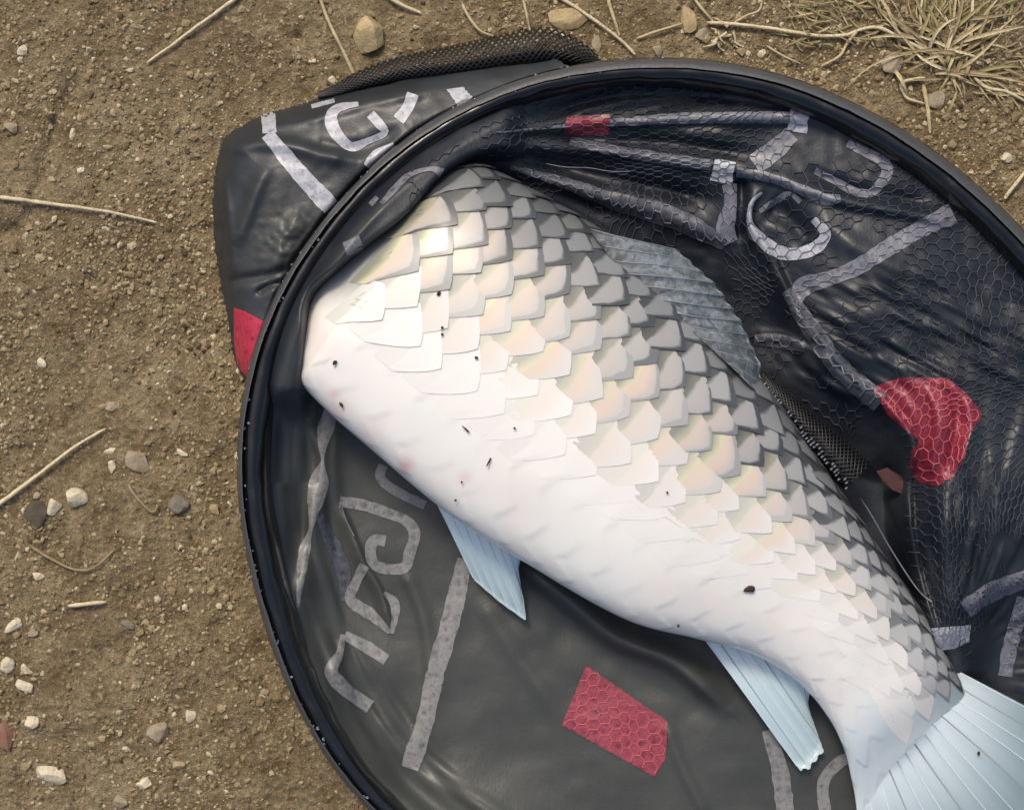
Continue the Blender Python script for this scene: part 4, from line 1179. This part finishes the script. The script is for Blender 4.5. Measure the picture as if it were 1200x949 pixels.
stalk([(1082, 100), (1087, 125), (1090, 156)], 2.8, 2.2, 'straw', 'stiff straw standing against the upper right of the hoop')
stalk([(1083, 92), (1066, 94), (1056, 99), (1060, 112), (1066, 117), (1084, 122)], 2.4, 1.6, 'straw_pale', 'hooked pale straw below the grass tuft')
stalk([(1178, 233), (1190, 216), (1210, 192)], 2.6, 2.0, 'straw_pale', 'pale straw at the right edge outside the hoop')
stalk([(80, 710), (100, 708), (124, 705)], 2.6, 2.2, 'straw_pale', 'short pale twig lying level at lower left', 'twig')
stalk([(36, 640), (62, 656), (90, 668), (112, 664), (136, 642)], 1.8, 1.0, 'straw_brown', 'thin v shaped brown root at lower left', 'twig')
stalk([(1142, 92), (1158, 104), (1180, 108), (1210, 124)], 2.4, 1.8, 'straw_pale', 'pale stem trailing right from the grass tuft')
stalk([(150, 566), (158, 580), (178, 600), (186, 590)], 2.0, 1.2, 'straw_brown', 'crooked root beside the grey brown pebble', 'twig')

# dry root clump at top, right of the ochre stone
RB = W(852, 42, 0)
rc = empty('dry_root_clump', tuple(RB)); tag(rc, 'small clump of dry pale roots against the top of the hoop', 'roots')
for k in range(11):
    a = RNG.uniform(.1, 3.0) if k < 6 else RNG.uniform(0, 6.28); ln_ = RNG.uniform(10, 26)
    x0, y0 = 853 + RNG.normal(0, 14), 42 + RNG.normal(0, 6)
    P = [(x0, y0), (x0 + math.cos(a) * ln_ * .5 + RNG.normal(0, 2), y0 + math.sin(a) * ln_ * .5), (x0 + math.cos(a) * ln_, y0 + math.sin(a) * ln_ * .8)]
    Q = resample(np.array(P), 3)
    v, f = tube(W(Q[:, 0], Q[:, 1], G(Q[:, 0], Q[:, 1]) + np.linspace(3, 1.5, len(Q))), np.linspace(2.2, .7, len(Q)) * K, 6)
    link('root', mesh('root', v - RB, f, M['straw_pale' if k % 3 else 'straw']), rc)

# dry grass tuft, upper right
def blade_mesh(px, py, a, ln_, wd, arch, bend, sway=0):
    t = np.linspace(0, 1, 9)
    aa = a + bend * t
    X = px + np.cumsum(np.r_[0, np.cos(aa[1:])]) * ln_ / 8; Y = py + np.cumsum(np.r_[0, np.sin(aa[1:])]) * ln_ / 8
    Z = G(X, Y) + 1.2 + arch * np.sin(t * math.pi * .92) + sway * t
    w_ = wd * (1 - t ** 2.2 * .9) * (.6 + .4 * np.minimum(1, t * 5)) / 2
    nx_, ny_ = -np.sin(aa), np.cos(aa)
    A = W(X - nx_ * w_, Y - ny_ * w_, Z + .35 * w_); Bm = W(X, Y, Z); C_ = W(X + nx_ * w_, Y + ny_ * w_, Z + .35 * w_)
    v = np.stack([A, Bm, C_], 1).reshape(-1, 3)
    return v, grid_faces(9, 3)
TB = W(1102, 66, 0)
tuft = empty('grass_tuft', tuple(TB)); tag(tuft, 'dry straw coloured grass tuft in the upper right corner', 'grass tuft')
for k in range(66):
    a = RNG.uniform(-math.pi * 1.02, .35) if k < 54 else RNG.uniform(.35, 2.1)
    ln_ = RNG.uniform(34, 115) if k < 54 else RNG.uniform(18, 45)
    px, py = 1102 + RNG.normal(0, 22), 60 + RNG.normal(0, 15)
    v, f = blade_mesh(px, py, a, ln_, RNG.uniform(2.6, 6.0), RNG.uniform(1, 8), RNG.normal(0, .45))
    link('blade', mesh('blade', v - TB, f, M[RNG.choice(['straw', 'straw_pale', 'straw_brown', 'straw_green'], p=[.36, .12, .38, .14])]), tuft)
JJ = Join()
for k in range(300):
    px = RNG.uniform(930, 1230); py = RNG.uniform(-30, 110)
    if dring(np.array(px), np.array(py)) > -8: continue
    if py > 60 and px < 1110: continue
    a = math.atan2(py - 70, px - 1100) + RNG.normal(0, .5)
    v, f = blade_mesh(px, py, a, RNG.uniform(14, 42), RNG.uniform(1.6, 3.2), RNG.uniform(0, 4), RNG.normal(0, .5))
    JJ.add(v - TB, f, m=int(RNG.choice([0, 1, 2], p=[.35, .4, .25]) if px > 1040 or py > 40 else RNG.choice([0, 1, 2], p=[.3, .2, .5])))
vv, ff = JJ.get()
tag(link('grass_litter', mesh('grass_litter', vv, ff, [M['straw'], M['straw_brown'], M['straw_green']], midx=JJ.mid()), tuft), kind='stuff')

# crumbs of dirt on the fish
def crumb(px, py, z, r, el, rot, label):
    v = ICO_V * np.array([r * el, r, r * .7]) * K * (1 + .3 * vnoise(ICO_V[:, 0] * 9 + px, ICO_V[:, 1] * 9, 5, 161))[:, None]
    c_, s_ = math.cos(rot), math.sin(rot)
    v = np.stack([v[:, 0] * c_ - v[:, 1] * s_, v[:, 0] * s_ + v[:, 1] * c_, v[:, 2]], 1)
    return v
def fish_top(px, py):
    d = (ppx - px) ** 2 + (ppy - py) ** 2 + np.where(wp[:, 2] < .035, 1e6, 0)
    return wp[np.argmin(d), 2] * 1000
z = fish_top(878, 690)
o = link('dirt_crumb', mesh('dirt_crumb', crumb(878, 690, z, 3.6, 1.7, .1, ''), ICO_F, M['speck']), None, tuple(W(878, 690, z + .6)))
tag(o, 'dark crumb of dirt lying on the white flank of the fish', 'dirt')
JJ = Join()
for x, y, r, el, rt in [(514, 344, 2, 1.4, .8), (518, 384, 1.5, 1, 0), (518, 392, 1.5, 1, 0), (558, 419, 1.6, 1.2, 0), (541, 565, 1.4, 1, 0), (573, 541, 1.1, 5, 1.1), (546, 503, 1.0, 5, -.75), (603, 502, 1.3, 1, 0), (534, 586, 1.5, 1, 0), (392, 425, 2.4, 1.2, 1.2), (400, 474, 1.8, 1.8, -1), (782, 577, 1.3, 1, 0), (795, 733, 1.6, 1, 0), (1147, 882, 1.6, 1.5, 1.4)]:
    z = fish_top(x, y) if x < 1100 else 24
    JJ.add(crumb(x, y, z, r, el, rt, '') + W(x, y, z + 1.6), ICO_F)
vv, ff = JJ.get()
tag(link('grit_specks', mesh('grit_specks', vv, ff, M['speck'])), 'tiny dark grit specks on the fish', kind='stuff')
